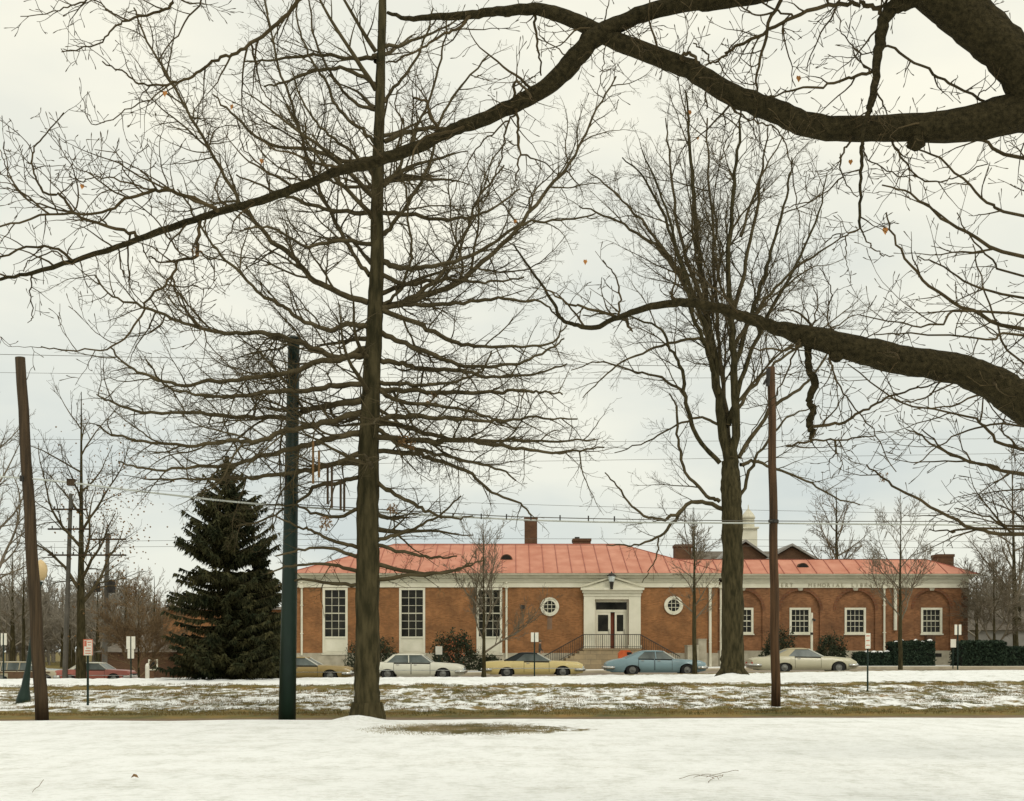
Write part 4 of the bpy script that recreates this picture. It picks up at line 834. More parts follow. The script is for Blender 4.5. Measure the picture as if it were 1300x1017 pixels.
# dark junction box
jb = thing('junction_box', 'small brown box hanging from the cable left of the sycamore', 'box', P(90, 618, 27)); MB().box(P(85.5, 0, 27).x, P(95, 0, 27).x, 26.95, 27.07, P(0, 616.5, 27).z, P(0, 609, 27).z).build('box_body', M['wood'], jb)
c = MB(); c.box(P(85, 0, 27).x, P(95.5, 0, 27).x, 26.93, 27.09, P(0, 609, 27).z, P(0, 608.3, 27).z); c.build('box_lid', M['wood'], jb)

# ------------------------------------------------------------------ person by the steps
def person():
    D = 78.2; rx = fx(685.5, D); z = .62; t = thing('person', 'person in dark coat and pale trousers on the left entrance steps', 'person', (rx, D, z))
    J = {'pel': (0, 0, .92, .13), 'wst': (0, 0, 1.08, .125), 'chs': (0, 0, 1.3, .15), 'nck': (.0, 0, 1.47, .055), 'hd0': (.02, 0, 1.56, .085), 'hd1': (.03, 0, 1.66, .08),
         'shl': (0, -.18, 1.41, .06), 'ell': (-.05, -.24, 1.14, .045), 'wrl': (.06, -.24, .92, .03), 'shr': (0, .18, 1.41, .06), 'elr': (.06, .24, 1.15, .045), 'wrr': (.2, .22, .98, .03),
         'hpl': (0, -.09, .86, .095), 'knl': (.1, -.1, .5, .06), 'anl': (.02, -.1, .1, .04), 'tol': (.18, -.1, .04, .04), 'hpr': (0, .09, .86, .095), 'knr': (.0, .1, .48, .06), 'anr': (-.18, .1, .12, .04), 'tor': (-.03, .1, .04, .04)}
    ks = list(J); ed = [('pel', 'wst'), ('wst', 'chs'), ('chs', 'nck'), ('nck', 'hd0'), ('hd0', 'hd1'), ('chs', 'shl'), ('shl', 'ell'), ('ell', 'wrl'), ('chs', 'shr'), ('shr', 'elr'), ('elr', 'wrr'), ('pel', 'hpl'), ('hpl', 'knl'), ('knl', 'anl'), ('anl', 'tol'), ('pel', 'hpr'), ('hpr', 'knr'), ('knr', 'anr'), ('anr', 'tor')]
    v = [J[k][:3] for k in ks]; rad = [J[k][3] for k in ks]; E = [(ks.index(a), ks.index(b)) for a, b in ed]
    for w, s in (('wrl', -1), ('wrr', 1)):       # five fingers
        wx_, wy, wz, _ = J[w]; wi = ks.index(w)
        for k in range(5):
            i = len(v); dy = (k - 1.5) * .018; dl = (.05, .085, .09, .085, .07)[k]
            if k == 0: v += [(wx_ + .035, wy - s * .02, wz - .06), (wx_ + .05, wy - s * .03, wz - .06 - dl * .6)]
            else: v += [(wx_ + dy, wy, wz - .09), (wx_ + dy + .01, wy - s * .01, wz - .09 - dl)]
            rad += [.012, .008]; E += [(wi, i), (i, i + 1)]
    me = bpy.data.meshes.new('body'); me.from_pydata(v, E, []); o = bpy.data.objects.new('body', me); link(o, t)
    sk = o.modifiers.new('s', 'SKIN'); sv = me.skin_vertices[0].data
    for i, r in enumerate(rad): sv[i].radius = (r, r)
    sv[0].use_root = True
    ss = o.modifiers.new('ss', 'SUBSURF'); ss.levels = ss.render_levels = 2
    bpy.context.view_layer.update(); dg = bpy.context.evaluated_depsgraph_get(); m2 = bpy.data.meshes.new_from_object(o.evaluated_get(dg)); o.modifiers.clear(); o.data = m2; m2.materials.clear()
    m2.materials.append(M['skin']); m2.materials.append(M['coat']); m2.materials.append(M['trouser']); m2.materials.append(M['iron'])
    for p in m2.polygons:
        c = p.center; p.use_smooth = True
        p.material_index = 3 if c.z < .1 else 2 if c.z < .84 and abs(c.y) < .2 else 0 if (c.z > 1.48 or (abs(c.y) > .19 and c.z < .95)) else 1
    MB().lathe((.01, 0, 1.60), [(.085, -.03), (.105, .02), (.10, .09), (.06, .14), (.01, .15)], 14).build('hair', M['hair'], t, smooth=True, local=True)
    f = MB(); f.lathe((.115, 0, 1.585), [(.005, -.02), (.016, 0), (.006, .02)], 6)
    f.build('nose', M['skin'], t, local=True)
person()

# ------------------------------------------------------------------ trees
random.seed(11)
QL = dict(step=(.28, .15, .10, .075), wob=.22, mn=.14, trop=.02, ratio=.42, ang=(32, 68), dens=(4.2, 5.4, 5.0, 3.2), max=4, rmin=.0033, flat=.35, lmax=2.8)
T1 = thing('oak_tree', 'tall bare oak with straight trunk and wide level branches left of centre', 'tree', P(466, 915, 26))
TK = Tubes(); D = 26.0; m2p = D / F
tr = [(466, 918, 47), (466, 911, 41), (466, 900, 37), (466, 880, 33), (466, 840, 31.5), (466.5, 760, 30), (467, 700, 29), (467, 640, 28), (468, 580, 26.5), (470, 520, 24.5), (473, 460, 22), (476, 400, 20), (478.5, 340, 18), (479, 260, 15.5), (481, 180, 14), (483, 100, 12), (485, 30, 10.5), (487, -60, 9), (489, -170, 6.5), (490, -280, 4), (491, -360, 1.5)]
s = cat_rom([(*P(a, b, D), w * m2p / 2) for a, b, w in tr], 6)
TK.add([Vector(a[:3]) for a in s], [a[3] for a in s])
for k in range(7):   # root flare
    w = k * .9 + .3; c = P(466, 917, D); TK.add([c + Vector((math.cos(w) * .30, math.sin(w) * .30, .45)), c + Vector((math.cos(w) * .36, math.sin(w) * .36, .12)), c + Vector((math.cos(w) * .40, math.sin(w) * .40, -.06))], [.06, .08, .04])
TK.build('trunk', M['bark'], T1)
CR = Tubes()
LT = [
 [(469, 350), (452, 329), (430, 289), (410, 250), (394, 208), (378, 156), (358, 97), (342, 32), (330, -30)],
 [(467, 384), (430, 371), (394, 352), (371, 326), (339, 300), (311, 266), (279, 214), (250, 162), (214, 101), (182, 42), (170, 10)],
 [(467, 415), (440, 412), (420, 420), (381, 405), (358, 388), (332, 375), (300, 342), (270, 310), (245, 270), (225, 240)],
 [(464, 443), (435, 455), (407, 446), (375, 433), (339, 423), (300, 423), (266, 420), (227, 407), (182, 389), (143, 376), (120, 349)],
 [(462, 451), (430, 456), (397, 461), (365, 475), (300, 482), (264, 484), (227, 488), (182, 475), (156, 459), (139, 440)],
 [(461, 487), (420, 491), (381, 496), (332, 498), (300, 503), (276, 504), (243, 499), (208, 488), (185, 456)],
 [(460, 509), (410, 516), (388, 521), (365, 530), (300, 529), (243, 524), (182, 524), (139, 509), (123, 501)],
 [(458, 524), (423, 534), (388, 542), (362, 547), (326, 560), (292, 560), (237, 566), (182, 560), (143, 551), (123, 540)],
 [(457, 550), (410, 560), (378, 569), (332, 579), (300, 590), (260, 592), (227, 595), (182, 595), (150, 586)],
 [(456, 576), (417, 592), (378, 598), (332, 605), (300, 608), (243, 608), (182, 608)],
 [(455, 606), (430, 612), (401, 617), (387, 631), (367, 642), (335, 660), (300, 668)],
 [(455, 645), (430, 655), (400, 652), (380, 643), (350, 640)],
 [(454, 695), (423, 686), (395, 673), (380, 669), (345, 652)],
 [(454, 707), (417, 697), (380, 699), (350, 706)],
 [(454, 725), (423, 718), (380, 717), (340, 728)],
 [(454, 742), (415, 741), (380, 736), (350, 745)],
 [(485, 386), (508, 386), (540, 386), (579, 386), (624, 379), (660, 382), (688, 384), (710, 404)],
 [(485, 388), (508, 368), (521, 332), (521, 305), (514, 240), (509, 208), (512, 150)],
 [(485, 390), (527, 375), (560, 349), (576, 316), (590, 300), (600, 270), (611, 247), (640, 210)],
 [(485, 392), (540, 375), (582, 358), (620, 326), (655, 292), (697, 240), (730, 198), (752, 149), (782, 97)],
 [(486, 332), (508, 340), (540, 339), (579, 332), (620, 312), (665, 284), (710, 280), (756, 271)],
 [(486, 349), (517, 360), (560, 355), (592, 357), (630, 358), (665, 352)],
 [(486, 394), (527, 410), (566, 430), (602, 439), (640, 441), (697, 436), (720, 413)],
 [(484, 422), (514, 436), (547, 449), (582, 462), (630, 465), (665, 459), (700, 443), (716, 430)],
 [(482, 457), (511, 462), (540, 469), (582, 469), (611, 477), (650, 478), (684, 474), (720, 462)],
 [(481, 485), (524, 488), (560, 487), (605, 475), (624, 446)],
 [(481, 495), (520, 496), (579, 498), (630, 498), (665, 496), (691, 498), (714, 501)],
 [(481, 495), (508, 510), (569, 517), (620, 530), (655, 545)],
 [(480, 534), (508, 529), (543, 530), (582, 532), (630, 534), (681, 530), (733, 532)],
 [(479, 538), (511, 540), (547, 551), (592, 560), (649, 558), (697, 560), (756, 558)],
 [(479, 545), (501, 560), (537, 573), (579, 582), (630, 594), (655, 610)],
 [(478, 555), (540, 560), (600, 560), (639, 566), (681, 573), (730, 573), (767, 568)],
 [(478, 573), (527, 576), (556, 586), (592, 598), (624, 624), (660, 640), (675, 655)],
 [(478, 611), (501, 628), (531, 643), (548, 652), (574, 658), (600, 655)],
 [(477, 688), (509, 677), (531, 669), (563, 650), (585, 630)],
 [(478, 692), (520, 703), (552, 708), (580, 706)],
 [(478, 716), (531, 727), (574, 725), (613, 712)],
 [(478, 736), (531, 730), (567, 726), (600, 715)],
 [(472, 238), (440, 237), (415, 228), (395, 215)],
 [(473, 269), (433, 269), (397, 260), (365, 250), (330, 235), (300, 222)],
 [(476, 224), (455, 200), (430, 180), (407, 162), (385, 130), (370, 90)],
 [(477, 182), (460, 165), (430, 140), (414, 107), (395, 75), (381, 40), (375, 0)],
 [(487, 237), (508, 210), (527, 162), (547, 123), (562, 65), (568, 20)],
 [(483, 300), (500, 285), (530, 240), (548, 200), (560, 150), (585, 110), (620, 70)],
 [(486, 270), (520, 272), (560, 278), (600, 275), (630, 262), (660, 240)],
 [(478, 140), (450, 130), (425, 100), (400, 50), (392, 0)], [(488, 130), (510, 100), (535, 60), (550, 10)], [(480, 70), (455, 75), (410, 70), (350, 75), (310, 78)],
 [(488, 60), (515, 55), (550, 42), (590, 20)], [(482, 110), (440, 88), (400, 90), (360, 105), (335, 110)], [(477, 200), (440, 205), (395, 190), (345, 185), (300, 150), (270, 120)], [(488, 180), (530, 165), (580, 160), (640, 140), (700, 110)], [(472, 310), (430, 305), (390, 312), (345, 290), (310, 290)],
]
for k, l in enumerate(LT):
    ln = abs(l[0][0] - l[-1][0]) * m2p; dz = random.choice((-1, 1)) * random.uniform(.15, .6) * max(ln, 1.5); w0 = min(8.5, 4. + ln * .75)
    limb(CR, l, D, D + dz, QL, (w0, 2.0), lr=.38, wiggle=.03, n=5, dens=3.5)
for k in range(30):   # branches towards and away from the viewer
    yy = random.uniform(60, 700); f = 1 - max(0, 300 - yy) / 900; ln = random.uniform(2, 4.2) * (.5 if yy < -50 else .9 if yy > 200 else .75); az = random.choice((-1, 1)) * random.uniform(.9, 2.2) + math.pi / 2 * 0
    up_ = .75 if yy < 150 else .5 if yy < 380 else .08 if yy < 600 else -.12
    d = Vector((math.sin(random.uniform(-.9, .9)), random.choice((-1, 1)) * .8, up_)).normalized(); c = P(477 if yy < 400 else 470, yy, D)
    grow(CR, c, d, ln, .035 + ln * .008, 0, dict(QL, wob=.12, ratio=.34, dens=(3.0, 4.2, 4, 3)))
CR.build('crown', M['twig'], T1)
print('oak lines', len(CR.L))

# maple/elm at right centre
T2 = thing('elm_tree', 'big bare tree with ascending leaders on the verge right of the entrance', 'tree', P(930, 862, 50)); D = 50.; m2p = D / F
TK = Tubes(); s = cat_rom([(*P(a, b, D), w * m2p / 2) for a, b, w in [(930, 868, 46), (930, 860, 37), (930, 848, 31), (930, 820, 28), (930, 760, 27), (930, 700, 26), (929, 650, 26), (928, 615, 25), (926, 585, 20)]], 6)
TK.add([Vector(a[:3]) for a in s], [a[3] for a in s])
for k in range(8):
    w = k * .8 + .2; c = P(930, 862, D); TK.add([c + Vector((math.cos(w) * .42, math.sin(w) * .42, .5)), c + Vector((math.cos(w) * .6, math.sin(w) * .6, .13)), c + Vector((math.cos(w) * .92, math.sin(w) * .92, -.08))], [.08, .17, .06])
QE = dict(step=(.6, .35, .26, .2), wob=.19, trop=.025, ratio=.42, ang=(22, 55), dens=(1.7, 2.6, 3.8, 3.6), max=4, rmin=.0052, lmax=6.5)
LD = [
 ([(927, 610), (915, 520), (905, 450), (898, 400), (890, 340), (880, 250), (876, 180), (870, 115)], (13.5, 2), 1),
 ([(930, 605), (934, 520), (932, 450), (928, 400), (925, 330), (930, 250), (938, 180), (940, 135)], (11.5, 2), -2),
 ([(928, 600), (922, 520), (914, 450), (908, 380), (905, 300), (900, 220), (898, 150)], (6.2, 2), 2.5),
 ([(906, 455), (890, 400), (870, 350), (850, 290), (820, 230), (790, 200)], (7, 1.5), -2),
 ([(900, 420), (875, 370), (840, 320), (800, 290), (760, 270), (735, 262)], (6, 1.5), 2),
 ([(895, 390), (872, 330), (858, 270), (850, 200), (845, 150)], (6, 1.5), 3),
 ([(932, 470), (950, 410), (970, 350), (985, 300), (1000, 240), (1005, 200)], (7, 1.5), 2),
 ([(932, 440), (965, 390), (1000, 350), (1040, 320), (1070, 300)], (5.5, 1.5), -3),
 ([(930, 400), (948, 330), (960, 270), (970, 200), (975, 160)], (6, 1.5), -2.5),
 ([(914, 588), (885, 554), (871, 512), (866, 471), (852, 443), (834, 415), (790, 400), (740, 400)], (6.5, 1.5), -2.5),
 ([(914, 637), (898, 628), (871, 600), (861, 558), (859, 517), (850, 500)], (5.5, 2), 1.5),
 ([(917, 646), (884, 637), (857, 653), (834, 660), (806, 646), (788, 623), (768, 600)], (6, 1.6), -1.5),
 ([(868, 645), (852, 665), (834, 683), (806, 692), (770, 692)], (5, 1.6), 1), ([(836, 683), (834, 705), (824, 725), (815, 740)], (2.5, 1), .4),
 ([(938, 581), (977, 521), (1014, 494), (1041, 466), (1060, 430)], (6, 1.5), 2), ([(938, 640), (955, 590), (977, 558), (1000, 530), (1040, 515)], (5, 1.5), -2),
 ([(940, 590), (958, 586), (986, 595), (1023, 609), (1060, 632), (1092, 641)], (5, 1.5), 1.5), ([(915, 540), (890, 530), (860, 540), (820, 560), (780, 575)], (4, 1.2), 2),
 ([(870, 500), (840, 480), (800, 470), (760, 460), (725, 470)], (4, 1.2), -2), ([(936, 520), (965, 480), (1000, 450), (1050, 420), (1085, 400)], (5, 1.3), 3), ([(905, 440), (880, 430), (840, 440), (800, 455), (765, 480), (740, 505)], (4.5, 1.3), -3),
 ([(925, 540), (945, 470), (975, 400), (1010, 340), (1040, 270), (1050, 220)], (7, 1.3), 3), ([(896, 400), (860, 340), (815, 280), (775, 240), (745, 215)], (5, 1.2), 2), ([(940, 300), (965, 230), (1000, 160)], (4, 1.2), 1), ([(912, 500), (900, 450), (880, 400), (865, 340), (840, 250), (815, 190)], (7, 1.5), -4),
]
CR = Tubes()
for l, w, dz in LD: limb(CR, l, D, D + dz, QE, w, lr=.40, n=5, wiggle=.06, dens=1.15, TT=TK if w[0] > 6.4 else None, start=.2)
TK.build('trunk', M['bark'], T2); CR.build('crown', M['twig'], T2); print('elm', len(CR.L))

# ---- near tree overhead (trunk stands outside the frame at right)
T3 = thing('near_tree', 'close bare tree whose thick dark limbs reach in overhead from the right', 'tree', (6.6, 8.6, 0))
QN = dict(step=(.09, .055, .036, .03), wob=.30, mn=.12, trop=.03, ratio=.45, ang=(35, 75), dens=(4.5, 6.5, 8.0, 4), max=3, rmin=.0023, bud=True, lmax=1.15)
CR = Tubes(); LB = Tubes(); tk = Tubes()
tk.add([Vector((6.75, 8.6, -.2)), Vector((6.65, 8.6, .2)), Vector((6.6, 8.6, 1.5)), Vector((6.5, 8.6, 3)), Vector((6.1, 8.6, 4.4)), Vector((5.4, 8.5, 5.2)), Vector((4.6, 8.4, 5.55)), Vector((4.15, 8.35, 5.62))], [.62, .48, .42, .38, .30, .25, .21, .17])
tk.add([Vector((6.5, 8.6, 3)), Vector((6.9, 8.8, 4.6)), Vector((6.6, 9.2, 7)), Vector((5.5, 9.4, 8.4)), Vector((4., 9.3, 7.8))], [.3, .24, .2, .16, .12])
tk.build('trunk', M['bark_near'], T3)
def nl(px, D0, D1, w=None, dens=2.4, lr=.3, big=False, n=5, q=QN): limb(CR, px, D0, D1, q, w, lr=lr, dens=dens, wiggle=.006, n=n, TT=LB if big else None)
nl([(1420, 90, 62), (1340, 128, 58), (1300, 141, 52), (1238, 156, 43), (1173, 162, 37), (1092, 164, 31), (1027, 159, 29), (985, 141, 28), (930, 120, 27), (876, 88, 25), (827, 68, 23), (775, 49, 21), (740, 31, 18), (707, 18, 16.5), (678, 11, 14), (632, 15, 12), (600, 18, 11), (550, 22, 8), (520, 24, 6), (492, 16, 4)], 8.2, 9.4, big=True, dens=1.5, lr=.14)
nl([(1390, 190, 66), (1325, 125, 62), (1287, 76, 57), (1252, 42, 56), (1214, 8, 56), (1182, -16, 54), (1120, -60, 50), (1040, -110, 40), (960, -170, 30), (860, -260, 20)], 8.3, 8.0, big=True, dens=.6, lr=.14)
nl([(1300, -100, 29.9), (1150, -60, 26.4), (1040, -28, 22.9), (960, -6, 21.1), (905, 2, 20.2), (876, 4, 20.2), (827, 14, 21.1), (782, 32, 22.0), (752, 50, 24.6), (730, 74, 26.4), (707, 100, 24.6), (678, 120, 22.0), (649, 136, 19.4), (600, 156, 16.7), (576, 165, 15.8), (527, 187, 15.8), (482, 204, 15.0), (430, 217, 12.8), (381, 237, 11.4), (332, 254, 10.6), (276, 270, 9.7), (227, 286, 8.8), (175, 304, 7.9), (107, 327, 6.6), (42, 346, 5.3), (0, 354, 4.4), (-70, 366, 2.6)], 8.6, 9.6, big=True, dens=1.9, lr=.13)
nl([(1460, 640, 60), (1380, 560, 54), (1300, 514, 49), (1268, 491, 46), (1232, 475, 42), (1203, 466, 39), (1157, 459, 36), (1108, 448, 34), (1060, 435, 30), (1021, 425, 27), (988, 417, 18), (956, 407, 15), (930, 397, 13), (902, 389, 12), (869, 384, 11), (834, 388, 9), (801, 397, 8), (775, 407, 7), (752, 417, 6), (730, 412, 5), (713, 405, 4.5), (704, 388, 4), (688, 362, 3.5), (671, 339, 3), (652, 310, 2)], 8.6, 9.4, big=True, dens=1.5, lr=.15)
tk2 = Tubes(); tk2.add([Vector((6.6, 8.6, 1.8)), Vector((6.0, 8.6, 2.6)), P(1460, 640, 8.6)], [.3, .2, .17]); 
SUB = [
 ([(269, 263), (227, 245), (195, 242), (159, 253), (130, 269), (65, 272), (0, 286), (-40, 290)], (6, 2)), ([(170, 297), (130, 286), (97, 273), (78, 247), (58, 247), (45, 224), (42, 195), (52, 175), (81, 143)], (5, 1.5)),
 ([(97, 275), (60, 262), (30, 250), (8, 215), (0, 190)], (3, 1.3)), ([(94, 326), (58, 312), (0, 325), (-30, 330)], (4, 2)), ([(60, 272), (30, 245), (10, 220), (5, 180)], (3, 1.2)), ([(200, 242), (170, 235), (130, 225), (100, 230), (85, 215)], (3, 1.2)), ([(180, 243), (160, 220), (150, 195), (120, 190)], (2.5, 1.2)),
 ([(253, 279), (250, 312), (248, 328), (227, 331), (214, 358), (191, 375), (175, 407), (143, 440), (97, 444), (52, 440)], (5, 1.6)), ([(217, 355), (230, 388), (256, 417), (269, 443), (305, 475)], (3, 1.2)), ([(227, 331), (200, 331), (183, 320), (180, 305)], (3, 1.5)),
 ([(400, -12), (388, -6), (365, 16), (332, 45), (300, 68), (276, 75), (243, 97), (221, 105), (182, 107), (159, 94), (130, 78)], (6, 1.8)), ([(318, 55), (325, 80), (330, 110), (345, 130)], (3.5, 1.5)), ([(217, -20), (217, 6), (201, 15), (162, 24), (143, 36), (123, 55), (78, 66)], (4.5, 1.4)), ([(262, -12), (256, 0), (230, 36), (201, 78)], (3.2, 1.8)),
 ([(130, -12), (100, 3), (75, 13), (26, 21)], (3, 1.3)), ([(165, 24), (140, 15), (120, 0), (80, 20)], (2.5, 1.2)), ([(221, 105), (190, 125), (160, 140), (120, 160), (105, 125)], (2.5, 1.2)),
 ([(678, 12), (680, 40), (684, 70), (687, 96)], (4, 2)), ([(656, 133), (652, 108), (660, 106), (675, 125)], (4, 3)), ([(655, 140), (658, 170), (660, 195), (655, 230)], (4.5, 2)), ([(660, 195), (690, 205), (710, 225)], (2.8, 1.3)), ([(648, 150), (630, 165), (605, 190), (585, 225), (570, 262)], (3.2, 1.3)), ([(648, 152), (640, 180), (632, 215), (610, 250), (600, 290)], (3, 1.3)), ([(556, 168), (548, 150), (540, 130), (525, 125)], (5, 3)),
 ([(720, 70), (690, 50), (682, 35)], (2.5, 1.3)), ([(795, 40), (810, 60), (815, 80)], (2.2, 1.2)), ([(600, 18), (585, 35), (560, 45), (535, 60), (510, 75), (490, 80)], (4.5, 2)), ([(770, 55), (766, 85), (760, 110), (756, 140)], (2, 1)),
 ([(876, 84), (866, 72), (875, 68), (888, 80)], (5, 4)), ([(896, 98), (897, 120), (897, 138)], (3.5, 2)), ([(880, 95), (905, 110), (935, 140), (962, 156), (988, 165), (1001, 198), (1011, 253), (1016, 290)], (3.5, 1.5)), ([(865, 90), (840, 80), (820, 75), (860, 100), (875, 125)], (2, 1)),
 ([(1175, -10, 26), (1150, 2, 22), (1132, 10, 18), (1121, 32, 16), (1115, 65, 12), (1112, 97, 10), (1107, 128, 9), (1100, 150, 6), (1094, 182, 5), (1094, 211, 4.5), (1092, 250, 4), (1092, 289, 3.5)], None), ([(1092, 289), (1075, 300), (1058, 299), (1040, 315)], (2.5, 1.3)), ([(1092, 289), (1104, 310), (1118, 323), (1135, 325)], (2.5, 1.3)), ([(1072, 302), (1074, 325), (1076, 345)], (2, 1)),
 ([(1118, 15), (1100, 6), (1086, 5), (1053, 6), (1008, 21), (969, 42), (930, 62), (920, 68)], (7, 3.5)), ([(1010, 20), (990, 15), (970, 5), (965, -5)], (3.5, 2)), ([(922, 68), (905, 80), (895, 65), (880, 55)], (3.5, 2)), ([(1105, 91), (1076, 100), (1044, 110), (1001, 115), (972, 125)], (5, 2)), ([(1128, 58), (1170, 83), (1206, 104), (1255, 130)], (3.5, 4)), ([(1240, 122), (1262, 105), (1270, 85)], (2.5, 1.2)),
 ([(1133, 178), (1147, 201), (1164, 224), (1196, 230), (1222, 221), (1255, 208)], (4, 1.5)), ([(1079, 178), (1068, 198), (1070, 224), (1089, 250)], (4, 1.5)), ([(1070, 224), (1045, 245), (1015, 260), (990, 262)], (2.5, 1.3)), ([(1096, 180), (1105, 205), (1140, 222), (1164, 224)], (2.5, 1.5)), ([(1105, 92), (1090, 70), (1070, 40), (1060, 10)], (2.5, 1.2)), ([(1112, 110), (1125, 140), (1122, 160)], (3, 1.5)), ([(990, 30), (1000, 70), (1010, 110)], (2.5, 1.2)),
 ([(785, 399), (746, 392), (720, 384), (694, 368)], (4.5, 2)), ([(860, 384, 5), (855, 377, 4), (851, 370, 2)], None), ([(793, 403, 6), (799, 412, 4), (803, 421, 2)], None), ([(785, 397), (787, 375), (780, 350), (765, 330)], (3.5, 1.5)), ([(1024, 430, 14), (1026, 445, 10), (1027, 469, 9), (1034, 485, 11), (1027, 508, 9), (1032, 520, 9), (1027, 537, 10), (1031, 550, 8), (1029, 562, 4)], None),
 ([(1032, 540), (1066, 537), (1092, 525), (1118, 508), (1157, 495), (1190, 485)], (4.5, 2)), ([(1053, 449), (1058, 470), (1070, 498), (1092, 524), (1112, 553), (1138, 599)], (3.5, 1.5)), ([(998, 566), (1037, 558), (1076, 558), (1112, 553)], (3.5, 2)), ([(1015, 435), (1008, 443), (979, 444), (946, 441)], (4, 2)), ([(1060, 555), (1060, 575), (1050, 590)], (3, 1.3)), ([(1015, 432), (1000, 470), (985, 500), (960, 540), (945, 575)], (3, 1.2)),
 ([(1060, 428), (1050, 400), (1055, 370), (1040, 340)], (3.2, 1.3)), ([(1030, 418), (1038, 385), (1030, 360)], (3, 1.3)), ([(960, 405), (975, 380), (965, 350)], (2.5, 1.2)), ([(1080, 440), (1115, 420), (1150, 400)], (2.2, 1)), ([(1205, 470), (1180, 500), (1150, 510), (1120, 505)], (3, 1.5)),
 ([(40, 347), (38, 370), (42, 400), (35, 410)], (2.5, 1)), ([(150, 312), (155, 345), (175, 360), (180, 375)], (2.5, 1)), ([(330, 256), (300, 275), (290, 300), (260, 320)], (3, 1.2)), ([(430, 219), (440, 260), (450, 290)], (2.6, 1.2)), ([(500, 196), (510, 160), (500, 130), (520, 100)], (3.4, 1.4)), ([(400, 230), (385, 190), (390, 150), (370, 110)], (3, 1.3)), ([(340, 250), (335, 215), (310, 190), (300, 150)], (3, 1.3)), ([(285, 268), (275, 240), (280, 200), (255, 180)], (2.8, 1.2)), ([(115, 325), (85, 335), (70, 320), (40, 330), (30, 345)], (3, 1.6)),
]
SC2 = [(HX + p.x / p.y * F, HY - (p.z - EYE) / p.y * F, p) for pts_, _ in LB.L for p in pts_]
def snap(px, w):
    a = px[0]; best = min(SC2, key=lambda q: (q[0] - a[0]) ** 2 + (q[1] - a[1]) ** 2)
    if (best[0] - a[0]) ** 2 + (best[1] - a[1]) ** 2 > 26 ** 2: return px, None
    return [(best[0], best[1]) + tuple(a[2:])] + px[(0 if abs(best[0] - a[0]) + abs(best[1] - a[1]) > 7 else 1):], best[2].y
for px, w in SUB:
    x0 = px[0][0]; px, Ds = snap(px, w); Da = 8.3 + (1300 - x0) / 1300 * 1.25 if px[0][1] > -30 else 8.9
    dz = random.uniform(-.6, .7); wide = (px[0][2] if len(px[0]) > 2 else w[0]) > 9
    Da = Ds or Da; LN = len(CR.L)
    if wide: limb(CR, px, Da, Da + .2, QN, w, lr=.3, dens=2.2, wiggle=.008, n=5, TT=LB)
    else: limb(CR, px, Da, Da + dz, QN, w, lr=.46, dens=5.4, wiggle=.012, n=5)
    SC2 += [(HX + p.x / p.y * F, HY - (p.z - EYE) / p.y * F, p) for p in (CR.L if not wide else LB.L)[LN if not wide else -1][0]]
LB.L += tk2.L
LB.build('limbs', M['bark_near'], T3); CR.build('crown', M['twig_near'], T3); print('near', len(CR.L))
# knots on the limbs
for x, y, D_, r in ((1163, 179, 8.5, .07), (1203, 468, 8.75, .06), (1062, 450, 8.9, .06)):
    kn = MB(); c = P(x, y, D_ - .05); kn.lathe((c.x, c.y, c.z - r), [(r * .3, 0), (r, r * .5), (r * .9, r * 1.2), (r * .3, r * 2)], 10); kn.build('knot', M['bark_near'], T3, smooth=True)

